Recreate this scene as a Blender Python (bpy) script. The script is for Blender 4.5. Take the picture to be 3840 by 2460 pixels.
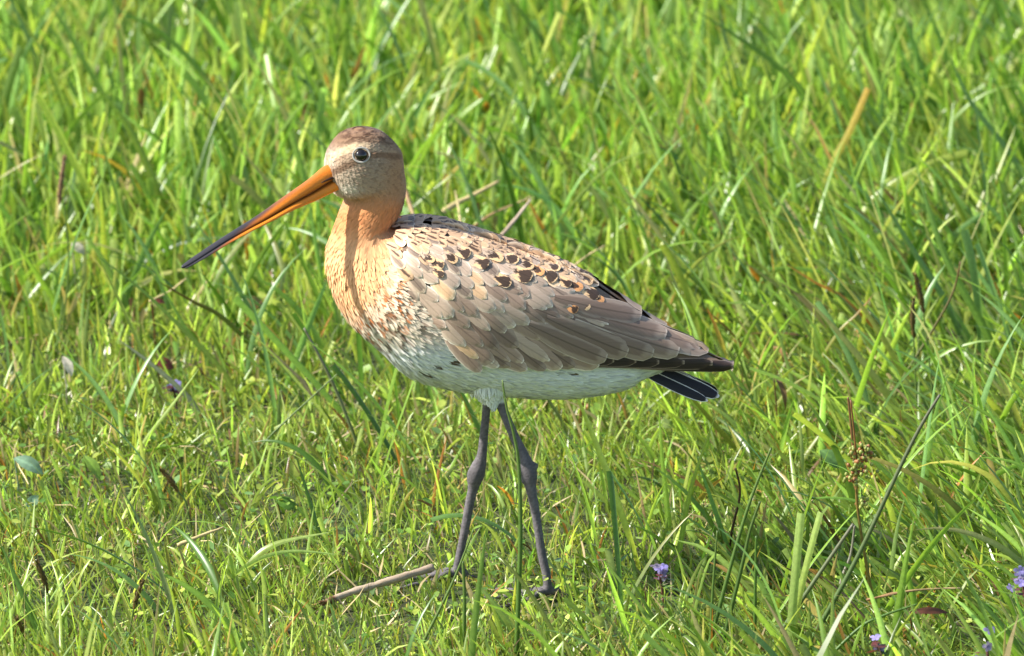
import bpy, bmesh, math
import numpy as np
from mathutils import Vector, Matrix
from mathutils.bvhtree import BVHTree

for o in list(bpy.data.objects):
    bpy.data.objects.remove(o)
scene = bpy.context.scene
COL = scene.collection
rng = np.random.default_rng(7)

# ------------------------------------------------------------------ camera, sky, sun, exposure
PPM = 6500.0                      # photograph pixels per metre at the bird
DIST = 8.0
PITCH = math.radians(13.0)
ZT = 0.157
CP, SP = math.cos(PITCH), math.sin(PITCH)
CAM = np.array([0.0, -DIST * CP, ZT + DIST * SP])
cam_d = bpy.data.cameras.new('camera')
cam = bpy.data.objects.new('camera', cam_d)
COL.objects.link(cam)
cam.location = CAM.tolist()
cam.rotation_euler = (math.radians(90.0) - PITCH, 0, 0)
cam_d.sensor_width = 36.0
cam_d.lens = 36.0 * DIST / (3840.0 / PPM)
cam_d.clip_start = 0.1
cam_d.clip_end = 2000.0
cam_d.dof.use_dof = True
cam_d.dof.focus_distance = DIST - 0.02
cam_d.dof.aperture_fstop = 22.0
scene.camera = cam

SUN_EL = math.radians(43.0)
SUN_FRONT = math.radians(9.0)    # the sun stands at the left, a little on the camera's side
TO_SUN = np.array([-math.cos(SUN_EL) * math.cos(SUN_FRONT), -math.cos(SUN_EL) * math.sin(SUN_FRONT), math.sin(SUN_EL)])
world = bpy.data.worlds.new('World')
scene.world = world
world.use_nodes = True
wn = world.node_tree.nodes
sky = wn.new('ShaderNodeTexSky')
sky.sky_type = 'NISHITA'
sky.sun_disc = False
sky.sun_elevation = SUN_EL
sky.sun_rotation = math.atan2(TO_SUN[0], TO_SUN[1])
world.node_tree.links.new(sky.outputs[0], wn['Background'].inputs[0])
wn['Background'].inputs[1].default_value = 0.11
sl = bpy.data.lights.new('sun', 'SUN')
sl.energy = 5.0
sl.angle = math.radians(0.53)
sl.color = (1.0, 0.955, 0.88)
sun = bpy.data.objects.new('sun', sl)
COL.objects.link(sun)
sun.location = (TO_SUN * 5).tolist()
sun.rotation_euler = Vector(TO_SUN.tolist()).to_track_quat('Z', 'Y').to_euler()
scene.view_settings.view_transform = 'Standard'
scene.view_settings.look = 'None'
scene.view_settings.gamma = 1.0
scene.view_settings.use_curve_mapping = False
scene.view_settings.exposure = 1.0

# ------------------------------------------------------------------ helpers
K = 3840.0 / 2404.0               # outlines below are noted on a 2404 pixel wide copy
U = K / PPM                       # metres per such unit


def at(px, py, Y=0.0):
    """point of the plane y = Y that the photograph shows at (px, py) (2404 units)"""
    px = np.asarray(px, float) * K
    py = np.asarray(py, float) * K
    Y = np.asarray(Y, float)
    dx = (px - 1920.0) / PPM / DIST
    dz = (1230.0 - py) / PPM / DIST
    d1 = CP + dz * SP
    d2 = -SP + dz * CP
    t = (Y - CAM[1]) / d1
    x, y, z = np.broadcast_arrays(t * dx, Y, CAM[2] + t * d2)
    return np.stack([x, y, z], -1)


def ground(px, py, z=0.0):
    dx = (px * K - 1920.0) / PPM / DIST
    dz = (1230.0 - py * K) / PPM / DIST
    d2 = -SP + dz * CP
    t = (z - CAM[2]) / d2
    return np.array([t * dx, CAM[1] + t * (CP + dz * SP), z])


def unproject(P):
    v = P - CAM
    f = v[..., 1] * CP - v[..., 2] * SP
    up = v[..., 1] * SP + v[..., 2] * CP
    return np.stack([(v[..., 0] / f * DIST * PPM + 1920) / K, (1230 - up / f * DIST * PPM) / K], -1)


def lin(c):
    c = np.asarray(c, float) / 255.0
    return np.where(c <= 0.04045, c / 12.92, ((c + 0.055) / 1.055) ** 2.4)


def sst(a, b, x):
    t = np.clip((x - a) / (b - a), 0, 1)
    return t * t * (3 - 2 * t)


_perm = rng.random((64, 64))


def vnoise(x, y):
    x = np.asarray(x, float); y = np.asarray(y, float)
    xi = np.floor(x).astype(int); yi = np.floor(y).astype(int)
    fx = x - xi; fy = y - yi
    fx = fx * fx * (3 - 2 * fx); fy = fy * fy * (3 - 2 * fy)
    g = lambda a, b: _perm[a % 64, b % 64]
    return (g(xi, yi) * (1 - fx) + g(xi + 1, yi) * fx) * (1 - fy) + (g(xi, yi + 1) * (1 - fx) + g(xi + 1, yi + 1) * fx) * fy


def fbm(x, y):
    return 0.55 * vnoise(x, y) + 0.3 * vnoise(2.1 * x + 7, 2.1 * y + 3) + 0.15 * vnoise(4.3 * x + 1, 4.3 * y + 9)


def np_mesh(name, V, F, cols=None, smooth=True, uvs=None):
    """mesh from arrays; F is (n, 4) or (n, 3)"""
    me = bpy.data.meshes.new(name)
    V = np.ascontiguousarray(V, np.float32); F = np.ascontiguousarray(F, np.int32)
    n, k = F.shape
    me.vertices.add(len(V)); me.vertices.foreach_set('co', V.ravel())
    me.loops.add(n * k); me.loops.foreach_set('vertex_index', F.ravel())
    me.polygons.add(n)
    me.polygons.foreach_set('loop_start', np.arange(0, n * k, k, dtype=np.int32))
    me.polygons.foreach_set('use_smooth', np.full(n, smooth))
    if cols is not None:
        at_ = me.attributes.new('col', 'FLOAT_COLOR', 'POINT')
        c = np.ones((len(V), 4), np.float32); c[:, :3] = cols
        at_.data.foreach_set('color', c.ravel())
    if uvs is not None:
        ul = me.uv_layers.new(name='uv')
        ul.data.foreach_set('uv', np.ascontiguousarray(uvs[F.ravel()], np.float32).ravel())
    me.update(calc_edges=True)
    me.validate()
    return me


def obj(name, me, mat=None, parent=None, **props):
    o = bpy.data.objects.new(name, me)
    COL.objects.link(o)
    if mat is not None and me is not None:
        for m in (mat if isinstance(mat, (list, tuple)) else [mat]):
            me.materials.append(m)
    if parent is not None:
        o.parent = parent
    for k, v in props.items():
        o[k] = v
    return o


def catmull(P, n):
    P = np.asarray(P, float)
    m = len(P)
    t = np.linspace(0, m - 1, n)
    i = np.minimum(t.astype(int), m - 2)
    f = (t - i)[:, None]
    g = lambda k: P[np.clip(k, 0, m - 1)]
    p0, p1, p2, p3 = g(i - 1), g(i), g(i + 1), g(i + 2)
    return 0.5 * (2 * p1 + (p2 - p0) * f + (2 * p0 - 5 * p1 + 4 * p2 - p3) * f ** 2 + (3 * p1 - p0 - 3 * p2 + p3) * f ** 3)


def grid_faces(nr, nc, wrap=True):
    F = []
    for i in range(nr - 1):
        for j in range(nc if wrap else nc - 1):
            a = i * nc + j; b = i * nc + (j + 1) % nc
            F.append((a, b, b + nc, a + nc))
    return np.array(F)


def tube(P, R, seg=8, caps=True):
    """tapered tube along points P with radii R (round, closed); returns V, F (quads)"""
    P = np.asarray(P, float); R = np.asarray(R, float)
    T = np.gradient(P, axis=0); T /= np.linalg.norm(T, axis=1)[:, None] + 1e-12
    ref = np.array([0.0, 1.0, 0.0]) if abs(T[:, 1]).max() < 0.9 else np.array([1.0, 0.1, 0.0])
    A = np.cross(T, ref); A /= np.linalg.norm(A, axis=1)[:, None]
    B = np.cross(T, A)
    th = np.arange(seg) * 2 * np.pi / seg
    if caps:
        P = np.concatenate([P[:1], P, P[-1:]]); R = np.concatenate([[R[0] * 0.02], R, [R[-1] * 0.02]])
        A = np.concatenate([A[:1], A, A[-1:]]); B = np.concatenate([B[:1], B, B[-1:]])
    V = P[:, None] + R[:, None, None] * (np.cos(th)[None, :, None] * A[:, None] + np.sin(th)[None, :, None] * B[:, None])
    return V.reshape(-1, 3), grid_faces(len(P), seg)


# ------------------------------------------------------------------ materials
def new_mat(name):
    m = bpy.data.materials.new(name)
    m.use_nodes = True
    nt = m.node_tree
    return m, nt, nt.nodes['Principled BSDF'], nt.nodes['Material Output']


def N(nt, t, **kw):
    n = nt.nodes.new(t)
    for k, v in kw.items():
        setattr(n, k, v)
    return n


def math_node(nt, op, a, b=None, c=None, clamp=False):
    n = nt.nodes.new('ShaderNodeMath'); n.operation = op; n.use_clamp = clamp
    for i, v in enumerate((a, b, c)):
        if v is None:
            continue
        if isinstance(v, (int, float)):
            n.inputs[i].default_value = v
        else:
            nt.links.new(v, n.inputs[i])
    return n.outputs[0]


def mixcol(nt, f, a, b):
    n = nt.nodes.new('ShaderNodeMix'); n.data_type = 'RGBA'
    for i, v in ((0, f), (6, a), (7, b)):
        if isinstance(v, (int, float)):
            n.inputs[i].default_value = v
        elif isinstance(v, (tuple, list, np.ndarray)):
            n.inputs[i].default_value = (float(v[0]), float(v[1]), float(v[2]), 1)
        else:
            nt.links.new(v, n.inputs[i])
    return n.outputs[2]


def leaf_material(name, trans=0.4, rough=0.36, spec=0.5, flat=None):
    """thin leaf: colour attribute, gloss on the face, light coming through the blade"""
    m, nt, bs, out = new_mat(name)
    if flat is None:
        a = N(nt, 'ShaderNodeAttribute', attribute_name='col').outputs['Color']
    else:
        rgb = N(nt, 'ShaderNodeRGB'); rgb.outputs[0].default_value = (*flat, 1); a = rgb.outputs[0]
    no = N(nt, 'ShaderNodeTexNoise'); no.inputs['Scale'].default_value = 420.0; no.inputs['Detail'].default_value = 3
    tc = N(nt, 'ShaderNodeTexCoord'); nt.links.new(tc.outputs['Object'], no.inputs['Vector'])
    hs = N(nt, 'ShaderNodeHueSaturation')
    nt.links.new(a, hs.inputs['Color'])
    nt.links.new(math_node(nt, 'MULTIPLY_ADD', no.outputs[0], 0.7, 0.65), hs.inputs['Value'])
    c = hs.outputs[0]
    nt.links.new(c, bs.inputs['Base Color'])
    bs.inputs['Roughness'].default_value = rough
    bs.inputs['Specular IOR Level'].default_value = spec
    tr = N(nt, 'ShaderNodeBsdfTranslucent')
    g = N(nt, 'ShaderNodeMix'); g.data_type = 'RGBA'; g.blend_type = 'MULTIPLY'; g.inputs[0].default_value = 1.0
    nt.links.new(c, g.inputs[6]); g.inputs[7].default_value = (1.35, 1.35, 0.8, 1)
    nt.links.new(g.outputs[2], tr.inputs[0])
    mx = N(nt, 'ShaderNodeMixShader'); mx.inputs[0].default_value = trans
    nt.links.new(bs.outputs[0], mx.inputs[1]); nt.links.new(tr.outputs[0], mx.inputs[2])
    nt.links.new(mx.outputs[0], out.inputs[0])
    return m


def attr_material(name, rough=0.6, spec=0.3, bump=0.0, bscale=600, sheen=0.0, vary=0.0):
    m, nt, bs, out = new_mat(name)
    a = N(nt, 'ShaderNodeAttribute', attribute_name='col').outputs['Color']
    tc = N(nt, 'ShaderNodeTexCoord')
    no = N(nt, 'ShaderNodeTexNoise'); no.inputs['Scale'].default_value = bscale; no.inputs['Detail'].default_value = 4
    nt.links.new(tc.outputs['Object'], no.inputs['Vector'])
    if vary:
        hs = N(nt, 'ShaderNodeHueSaturation'); nt.links.new(a, hs.inputs['Color'])
        nt.links.new(math_node(nt, 'MULTIPLY_ADD', no.outputs[0], 2 * vary, 1 - vary), hs.inputs['Value'])
        a = hs.outputs[0]
    nt.links.new(a, bs.inputs['Base Color'])
    bs.inputs['Roughness'].default_value = rough
    bs.inputs['Specular IOR Level'].default_value = spec
    bs.inputs['Sheen Weight'].default_value = sheen
    if bump:
        b = N(nt, 'ShaderNodeBump'); b.inputs['Strength'].default_value = bump; b.inputs['Distance'].default_value = 0.0006
        nt.links.new(no.outputs[0], b.inputs['Height']); nt.links.new(b.outputs[0], bs.inputs['Normal'])
    return m


M_GRASS = leaf_material('grass_blade', 0.50, 0.33, 0.6)
M_STRAW = attr_material('dry_straw', 0.55, 0.35, 0.3, 900, vary=0.25)
M_LEAF = leaf_material('broad_leaf', 0.3, 0.42, 0.5)
M_PETAL = leaf_material('flower_petal', 0.35, 0.6, 0.3)

# ground: dark soil with thatch and moss
m_soil, nt, bs, out = new_mat('soil_and_moss')
tc = N(nt, 'ShaderNodeTexCoord')
n1 = N(nt, 'ShaderNodeTexNoise'); n1.inputs['Scale'].default_value = 14; n1.inputs['Detail'].default_value = 8
n2 = N(nt, 'ShaderNodeTexNoise'); n2.inputs['Scale'].default_value = 160; n2.inputs['Detail'].default_value = 6
n3 = N(nt, 'ShaderNodeTexNoise'); n3.inputs['Scale'].default_value = 0.35; n3.inputs['Detail'].default_value = 9
for n_ in (n1, n2, n3):
    nt.links.new(tc.outputs['Object'], n_.inputs['Vector'])
c1 = mixcol(nt, n2.outputs[0], (0.016, 0.011, 0.005), (0.07, 0.048, 0.02))
c2 = mixcol(nt, n2.outputs[0], (0.016, 0.026, 0.005), (0.055, 0.08, 0.014))
f1 = N(nt, 'ShaderNodeMapRange'); f1.inputs[1].default_value = 0.32; f1.inputs[2].default_value = 0.50
nt.links.new(n1.outputs[0], f1.inputs[0])
cc = mixcol(nt, f1.outputs[0], c1, c2)
sx = N(nt, 'ShaderNodeSeparateXYZ'); nt.links.new(tc.outputs['Object'], sx.inputs[0])
far = N(nt, 'ShaderNodeVectorMath', operation='LENGTH'); nt.links.new(tc.outputs['Object'], far.inputs[0])
f2 = N(nt, 'ShaderNodeMapRange'); f2.inputs[1].default_value = 1.6; f2.inputs[2].default_value = 3.0
nt.links.new(far.outputs['Value'], f2.inputs[0])
meadow = mixcol(nt, n3.outputs[0], (0.04, 0.1, 0.012), (0.1, 0.18, 0.025))
cc = mixcol(nt, f2.outputs[0], cc, meadow)
nt.links.new(cc, bs.inputs['Base Color'])
bs.inputs['Roughness'].default_value = 0.9
bp = N(nt, 'ShaderNodeBump'); bp.inputs['Strength'].default_value = 0.8; bp.inputs['Distance'].default_value = 0.004
nt.links.new(n2.outputs[0], bp.inputs['Height']); nt.links.new(bp.outputs[0], bs.inputs['Normal'])

# ------------------------------------------------------------------ ground
def gz(x, y):
    """gentle unevenness of the meadow; flat where the bird stands"""
    r = np.hypot(x - 0.0, (y) * 0.8)
    k = sst(0.1, 0.5, r) * (1 - sst(2.5, 5.0, r))
    return k * ((fbm(x * 4 + 11, y * 4 + 5) - 0.5) * 0.03)


ax = np.concatenate([-np.geomspace(400, 2.2, 24), np.linspace(-2, 2, 121), np.geomspace(2.2, 400, 24)])
ay = np.concatenate([-np.geomspace(400, 1.6, 24), np.linspace(-1.5, 3.8, 150), np.geomspace(4, 900, 26)])
gx, gy = np.meshgrid(ax, ay)
V = np.stack([gx, gy, gz(gx, gy)], -1).reshape(-1, 3)
obj('ground', np_mesh('ground', V, grid_faces(len(ay), len(ax), False)), m_soil, kind='structure',
    label='dark soil and moss under the meadow grass')

# ------------------------------------------------------------------ grass
G_FRESH = np.array([0.205, 0.335, 0.046])
G_YEL = np.array([0.335, 0.405, 0.066])
G_DEEP = np.array([0.085, 0.180, 0.022])
G_BLUE = np.array([0.150, 0.270, 0.078])
G_PALE = np.array([0.400, 0.520, 0.150])
STRAW = np.array([0.46, 0.36, 0.17])
BROWN = np.array([0.17, 0.085, 0.035])
ORANGE = np.array([0.48, 0.19, 0.035])


def blades(root, L, W, theta, tilt, bend, roll, seg, k, cut, cb, ct, twist=0.0):
    n = len(L)
    s = np.linspace(0, 1, seg + 1)
    phi = tilt[:, None] + bend[:, None] * s[None] ** 1.4
    phm = 0.5 * (phi[:, 1:] + phi[:, :-1])
    st = (L / seg)[:, None]
    h = np.concatenate([np.zeros((n, 1)), np.cumsum(np.sin(phm) * st, 1)], 1)
    z = np.concatenate([np.zeros((n, 1)), np.cumsum(np.cos(phm) * st, 1)], 1)
    ct_, st_ = np.cos(theta)[:, None], np.sin(theta)[:, None]
    C = np.stack([root[:, 0:1] + h * ct_, root[:, 1:2] + h * st_, np.maximum(z, 0.0015) + root[:, 2:3]], -1)
    C[:, 0, 2] -= 0.004
    T = np.stack([np.sin(phi) * ct_, np.sin(phi) * st_, np.cos(phi)], -1)
    S = np.stack([-st_ * np.ones_like(phi), ct_ * np.ones_like(phi), np.zeros_like(phi)], -1)
    Nn = np.cross(S, T)
    r = roll[:, None] + np.asarray(twist).reshape(-1, 1) * s[None]
    S2 = S * np.cos(r)[..., None] + Nn * np.sin(r)[..., None]
    N2 = np.cross(S2, T)
    prof = (0.55 + 0.45 * np.minimum(1, s / 0.25)) * (1 - s ** 2.6 * 0.97) ** 0.9
    profc = (0.6 + 0.4 * np.minimum(1, s / 0.25))
    w = 0.5 * W[:, None] * np.where(cut[:, None], profc[None], prof[None])
    if k == 2:
        V = np.stack([C - S2 * w[..., None], C + S2 * w[..., None]], 2)
    else:
        f = 0.45 * w
        V = np.stack([C - S2 * w[..., None] + N2 * f[..., None], C, C + S2 * w[..., None] + N2 * f[..., None]], 2)
    col = cb[:, None, :] * (1 - s)[None, :, None] + ct[:, None, :] * s[None, :, None]
    col = np.repeat(col[:, :, None, :], k, 2)
    if k == 3:
        col[:, :, 1] *= 1.18
    cols = col.reshape(-1, 3)
    m = (seg + 1) * k
    base = []
    for i in range(seg):
        for j in range(k - 1):
            a = i * k + j
            base.append((a, a + 1, a + k + 1, a + k))
    F = (np.arange(n)[:, None, None] * m + np.array(base)[None]).reshape(-1, 4)
    return V.reshape(-1, 3), F, cols


def pick(n, pal, prob):
    i = rng.choice(len(pal), n, p=np.array(prob) / np.sum(prob))
    return np.array(pal)[i]


def scatter(n, x0, x1, y0, y1):
    return np.stack([rng.uniform(x0, x1, n), rng.uniform(y0, y1, n)], 1)


LOW_SPOTS = []
for (a_, b_, w_, z_) in [(1405, 2200, 190, 0.003), (1330, 2230, 110, 0.002), (2472, 2170, 60, 0.012), (3825, 2190, 60, 0.012), (3690, 2430, 90, 0.005), (3292, 2415, 40, 0.006), (112, 1742, 70, 0.010), (122, 1880, 45, 0.008),
                         (1105, 1760, 50, 0.010), (620, 1365, 60, 0.008), (955, 1135, 60, 0.01), (595, 1128, 60, 0.01), (2500, 1590, 50, 0.012), (3490, 2290, 90, 0.004),
                         (1080, 1890, 60, 0.006), (255, 1370, 40, 0.012), (295, 930, 45, 0.018), (1690, 2190, 60, 0.013), (2055, 2270, 60, 0.013), (2935, 1400, 50, 0.016),
                         (3120, 1720, 70, 0.008), (750, 2010, 110, 0.010), (640, 1445, 30, 0.012), (1760, 740, 120, 0.03), (1930, 830, 90, 0.03)]:
    g_ = ground(a_ / K, b_ / K)
    LOW_SPOTS.append((g_[0], g_[1], w_ / PPM, z_))


BARE = []                                                        # small bare, dark spots of soil
for (a_, b_, rx_, ry_) in [(1740, 2255, 75, 45), (1285, 1925, 60, 26), (3130, 1725, 60, 30), (3640, 2375, 80, 40), (2360, 2040, 60, 30), (2480, 1225, 45, 30), (770, 1440, 40, 26), (3700, 1730, 80, 30),
                           (420, 2360, 40, 25), (2080, 1990, 60, 30), (640, 2030, 40, 20), (3050, 2330, 60, 30), (880, 1560, 50, 22)]:
    g_ = ground(a_ / K, b_ / K)
    BARE.append((g_[0], g_[1], rx_ / PPM, ry_ / PPM / 0.225))


def turf(n, x0, x1, y0, y1, Lr, Wr, seg, k, back_amp=1.0, hole=None, cutp=0.15, dry=0.05, tall=False):
    p = scatter(n, x0, x1, y0, y1)
    if hole is not None:
        a, b, c, d = hole
        p = p[~((p[:, 0] > a) & (p[:, 0] < b) & (p[:, 1] > c) & (p[:, 1] < d))]
    x, y = p[:, 0], p[:, 1]
    back = sst(0.45, 1.10, y - 0.35 * x)
    right = sst(0.06, 0.22, x + 0.05 * rng.normal(size=len(x))) * (1 - 0.5 * sst(0.7, 1.2, y))
    patch = fbm(x * 9 + 3, y * 5 + 8)
    # thin the turf in the worn, mossy spots round the feet and at the lower left
    worn = (1 - back) * (1 - right) * sst(0.45, 0.62, fbm(x * 12 + 31, y * 9 + 17))
    feet = np.exp(-(((x + 0.005) / 0.075) ** 2 + ((y + 0.02) / 0.10) ** 2))
    for (cx, cy, rx_, ry_) in BARE:
        worn = np.maximum(worn, 1.9 * (1 - sst(0.6, 1.15, np.hypot((x - cx) / rx_, (y - cy) / ry_) + 0.35 * (fbm(x * 60, y * 40) - 0.5))))
    keep = rng.random(len(x)) > 0.5 * worn + 0.15 * feet
    x, y, back, right, patch, feet = (q[keep] for q in (x, y, back, right, patch, feet))
    n = len(x)
    hm = (0.60 + 0.57 * back + 0.45 * right) * (0.65 + 0.7 * patch)
    hm *= 1 - 0.45 * feet
    front = (1 - sst(-0.11, -0.03, y)) * (1 - sst(0.05, 0.14, np.abs(x + 0.01)))
    hm *= (1 - 0.25 * front) * (1 + 0.6 * (1 - sst(-0.15, -0.09, y)) * (1 - sst(0.10, 0.17, x)))
    L = rng.uniform(*Lr, n) * hm * rng.lognormal(0, 0.2, n)
    for (cx, cy, hw_, z_) in LOW_SPOTS:                       # shorter, trodden grass in front of low things
        dy = cy - y
        m_ = (np.abs(x - cx) < hw_) & (dy > -0.004) & (dy < 0.20) & (rng.random(n) < 0.88)
        L = np.where(m_, np.minimum(L, (z_ + 0.2 * np.maximum(dy, 0)) * rng.uniform(0.7, 1.15, n)), L)
    W = rng.uniform(*Wr, n) * (0.56 + 0.54 * back + 0.32 * right)
    th = rng.uniform(0, 2 * np.pi, n)
    lean = rng.random(n) < (0.35 + 0.45 * right)
    th = np.where(lean, np.pi + rng.normal(0, 0.6, n), th)
    th = np.where((rng.random(n) < 0.3 * back * (1 - right)), rng.normal(0.3, 0.7, n), th)
    tilt = np.abs(rng.normal(0.10, 0.30, n)) + 0.28 * right * lean + 0.25 * (1 - back) * rng.random(n)
    bend = np.abs(rng.normal(0.25, 0.55, n)) * (1 - 0.35 * back)
    cut = rng.random(n) < cutp * (0.4 + back)
    bend = np.where(cut, bend * 0.3, bend)
    L = np.where(cut, L * 0.75, L)
    roll = rng.normal(0, 0.7, n)
    twist = rng.normal(0, 0.6, n)
    c = pick(n, [G_FRESH, G_YEL, G_DEEP, G_BLUE, G_PALE], [0.38, 0.27, 0.17, 0.10, 0.08])
    c = c * (1 - 0.35 * right[:, None]) + 0.35 * right[:, None] * (0.5 * G_FRESH + 0.5 * G_BLUE)
    yel = ((1 - back) * 0.35 * (1 - 0.4 * right))[:, None]
    c = c * (1 - yel) + yel * G_YEL
    c = c * rng.lognormal(-0.10 * (1 - back), 0.27 + 0.08 * (1 - back), n)[:, None] * rng.normal(1, 0.06, (n, 3))
    isdry = rng.random(n) < dry * (1.6 - 1.2 * back)
    c = np.where(isdry[:, None], pick(n, [STRAW, BROWN, ORANGE, STRAW * 0.6], [0.5, 0.2, 0.12, 0.18]) * rng.uniform(0.7, 1.1, n)[:, None], c)
    ct = c * rng.normal(1.08, 0.08, (n, 1))
    tipdry = rng.random(n) < 0.06
    ct = np.where(tipdry[:, None], 0.35 * c + 0.65 * pick(n, [STRAW, ORANGE], [0.7, 0.3]), ct)
    ct = np.where((cut & ~isdry)[:, None], 0.75 * c + 0.25 * G_PALE, ct)
    cb = c * 0.85 + 0.15 * G_PALE * 0.7
    root = np.stack([x, y, gz(x, y)], 1)
    return blades(root, L, W, th, tilt, bend, roll, seg, k, cut, cb, ct, twist)


def merge(parts):
    Vs, Fs, Cs, o = [], [], [], 0
    for V, F, C in parts:
        Vs.append(V); Fs.append(F + o); Cs.append(C); o += len(V)
    return np.concatenate(Vs), np.concatenate(Fs), np.concatenate(Cs)


VIEW = (-0.46, 0.46, -0.34, 2.0)
V, F, C = turf(52000, *VIEW, (0.018, 0.036), (0.0014, 0.0026), 3, 2, cutp=0.05, dry=0.09)
obj('grass_undergrowth', np_mesh('grass_undergrowth', V, F, C), M_GRASS, kind='stuff', category='grass',
    label='fine short grass growing close over the soil')
V, F, C = turf(42000, VIEW[0], VIEW[1], VIEW[2], 0.55, (0.012, 0.028), (0.0012, 0.0024), 3, 2, cutp=0.03, dry=0.08)
obj('fine_turf', np_mesh('fine_turf', V, F, C), M_GRASS, kind='stuff', category='grass',
    label='dense fine turf in the near half of the meadow')
V, F, C = turf(22000, *VIEW, (0.034, 0.062), (0.0030, 0.0056), 5, 3, cutp=0.28, dry=0.045)
obj('meadow_grass', np_mesh('meadow_grass', V, F, C), M_GRASS, kind='stuff', category='grass',
    label='bright green meadow grass filling the whole picture behind and around the bird')
# long leaning blades: mostly on the right and along the back
def long_layer(n, x0, x1, y0, y1, prob):
    p = scatter(n, x0, x1, y0, y1)
    keep = rng.random(n) < prob(p[:, 0], p[:, 1])
    x, y = p[keep].T
    n = len(x)
    L = rng.uniform(0.065, 0.125, n); W = rng.uniform(0.0032, 0.0056, n)
    th = np.pi + rng.normal(0, 0.55, n)
    fl = rng.random(n) < 0.22
    th = np.where(fl, rng.normal(0, 0.5, n), th)
    tilt = np.abs(rng.normal(0.42, 0.25, n)); bend = np.abs(rng.normal(0.5, 0.45, n))
    c = pick(n, [G_FRESH, G_BLUE, G_DEEP, G_YEL], [0.4, 0.28, 0.17, 0.15]) * rng.lognormal(0, 0.18, n)[:, None]
    ct = c * 1.1
    td = rng.random(n) < 0.10
    ct = np.where(td[:, None], 0.3 * c + 0.7 * STRAW, ct)
    return blades(np.stack([x, y, gz(x, y)], 1), L, W, th, tilt, bend, rng.normal(0, 0.6, n), 9, 3,
                  rng.random(n) < 0.08, c * 0.9, ct, rng.normal(0, 0.5, n))


def lp(x, y):
    back = sst(0.5, 1.1, y - 0.3 * x)
    right = sst(0.07, 0.2, x)
    clump = sst(0.42, 0.62, fbm(x * 11 + 40, y * 6 + 2))
    leg = np.exp(-((x - 0.0) / 0.07) ** 2 - ((y + 0.06) / 0.14) ** 2)
    for (cx, cy, hw_, z_) in LOW_SPOTS:
        leg = np.maximum(leg, ((np.abs(x - cx) < hw_ + 0.01) & (cy - y > -0.01) & (cy - y < 0.15)) * 0.9)
    return np.clip((0.12 + 0.55 * right + 0.45 * back) * (0.3 + clump) * (1 - leg) * np.where(y < 0.05, 0.55, 1.0), 0, 1)


V, F, C = long_layer(5200, *VIEW, lp)
obj('long_grass', np_mesh('long_grass', V, F, C), M_GRASS, kind='stuff', category='grass',
    label='long leaning grass leaves, thickest at the right and along the back')
# dead thatch lying between the blades
n = 6500
p = scatter(n, *VIEW)
x, y = p.T
c = pick(n, [STRAW, STRAW * 0.7, BROWN, ORANGE * 0.8, STRAW * 1.2], [0.4, 0.27, 0.2, 0.04, 0.09]) * rng.uniform(0.6, 1.05, n)[:, None]
V, F, C = blades(np.stack([x, y, gz(x, y) + rng.uniform(0.001, 0.012, n)], 1), rng.uniform(0.008, 0.028, n), rng.uniform(0.0006, 0.0015, n),
                 rng.uniform(0, 2 * np.pi, n), rng.uniform(0.9, 1.55, n), rng.normal(0, 0.5, n), rng.normal(0, 0.6, n), 3, 2,
                 np.zeros(n, bool), c, c * 1.05)
obj('dead_grass', np_mesh('dead_grass', V, F, C), M_STRAW, kind='stuff', category='dry grass',
    label='dead straw coloured grass bits lying between the green blades')
# grass beyond the frame
parts = [turf(72000, -2.0, 2.0, -1.4, 3.8, (0.035, 0.075), (0.0036, 0.0062), 4, 2, hole=VIEW, cutp=0.2, dry=0.03)]
V, F, C = merge(parts)
obj('outer_grass', np_mesh('outer_grass', V, F, C), M_GRASS, kind='stuff', category='grass',
    label='meadow grass carrying on beyond the edges of the picture')
# clover and moss leaves on the ground, mostly at the left and the front
n = 26000
p = scatter(n, *VIEW)
x, y = p.T
keep = rng.random(n) < np.clip((1 - sst(0.2, 0.7, y)) * (1 - 0.5 * sst(0.08, 0.2, x)) * (0.2 + 1.3 * sst(0.42, 0.6, fbm(x * 10 + 50, y * 7 + 20))) + 0.05, 0, 1)
x, y = x[keep], y[keep]; n = len(x)
zc = gz(x, y) + rng.uniform(0.003, 0.017, n) * np.where(np.hypot(x + 0.07, y + 0.01) < 0.06, 0.35, 1.0)
th = rng.uniform(0, 2 * np.pi, n); r = rng.uniform(0.0012, 0.0036, n); tl = rng.normal(0, 0.35, (n, 2))
lo = np.array([(-1, 0), (-0.45, 0.62), (0.5, 0.6), (1, 0), (0.5, -0.6), (-0.45, -0.62)])
ca, sa = np.cos(th), np.sin(th)
ox = (lo[None, :, 0] * ca[:, None] - lo[None, :, 1] * sa[:, None]) * r[:, None]
oy = (lo[None, :, 0] * sa[:, None] + lo[None, :, 1] * ca[:, None]) * r[:, None]
V = np.stack([x[:, None] + ox, y[:, None] + oy, zc[:, None] + ox * tl[:, :1] + oy * tl[:, 1:] + np.abs(lo[None, :, 1]) * 0.25 * r[:, None]], -1).reshape(-1, 3)
F = (np.arange(n)[:, None, None] * 6 + np.array([(0, 1, 2, 3), (0, 3, 4, 5)])[None]).reshape(-1, 4)
c = pick(n, [G_FRESH, G_YEL, G_DEEP, G_BLUE], [0.4, 0.3, 0.2, 0.1]) * rng.lognormal(0, 0.2, n)[:, None]
obj('clover_cover', np_mesh('clover_cover', V, F, np.repeat(c, 6, 0)), M_LEAF, kind='stuff', category='ground cover',
    label='small green clover and moss leaves low in the turf')

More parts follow.
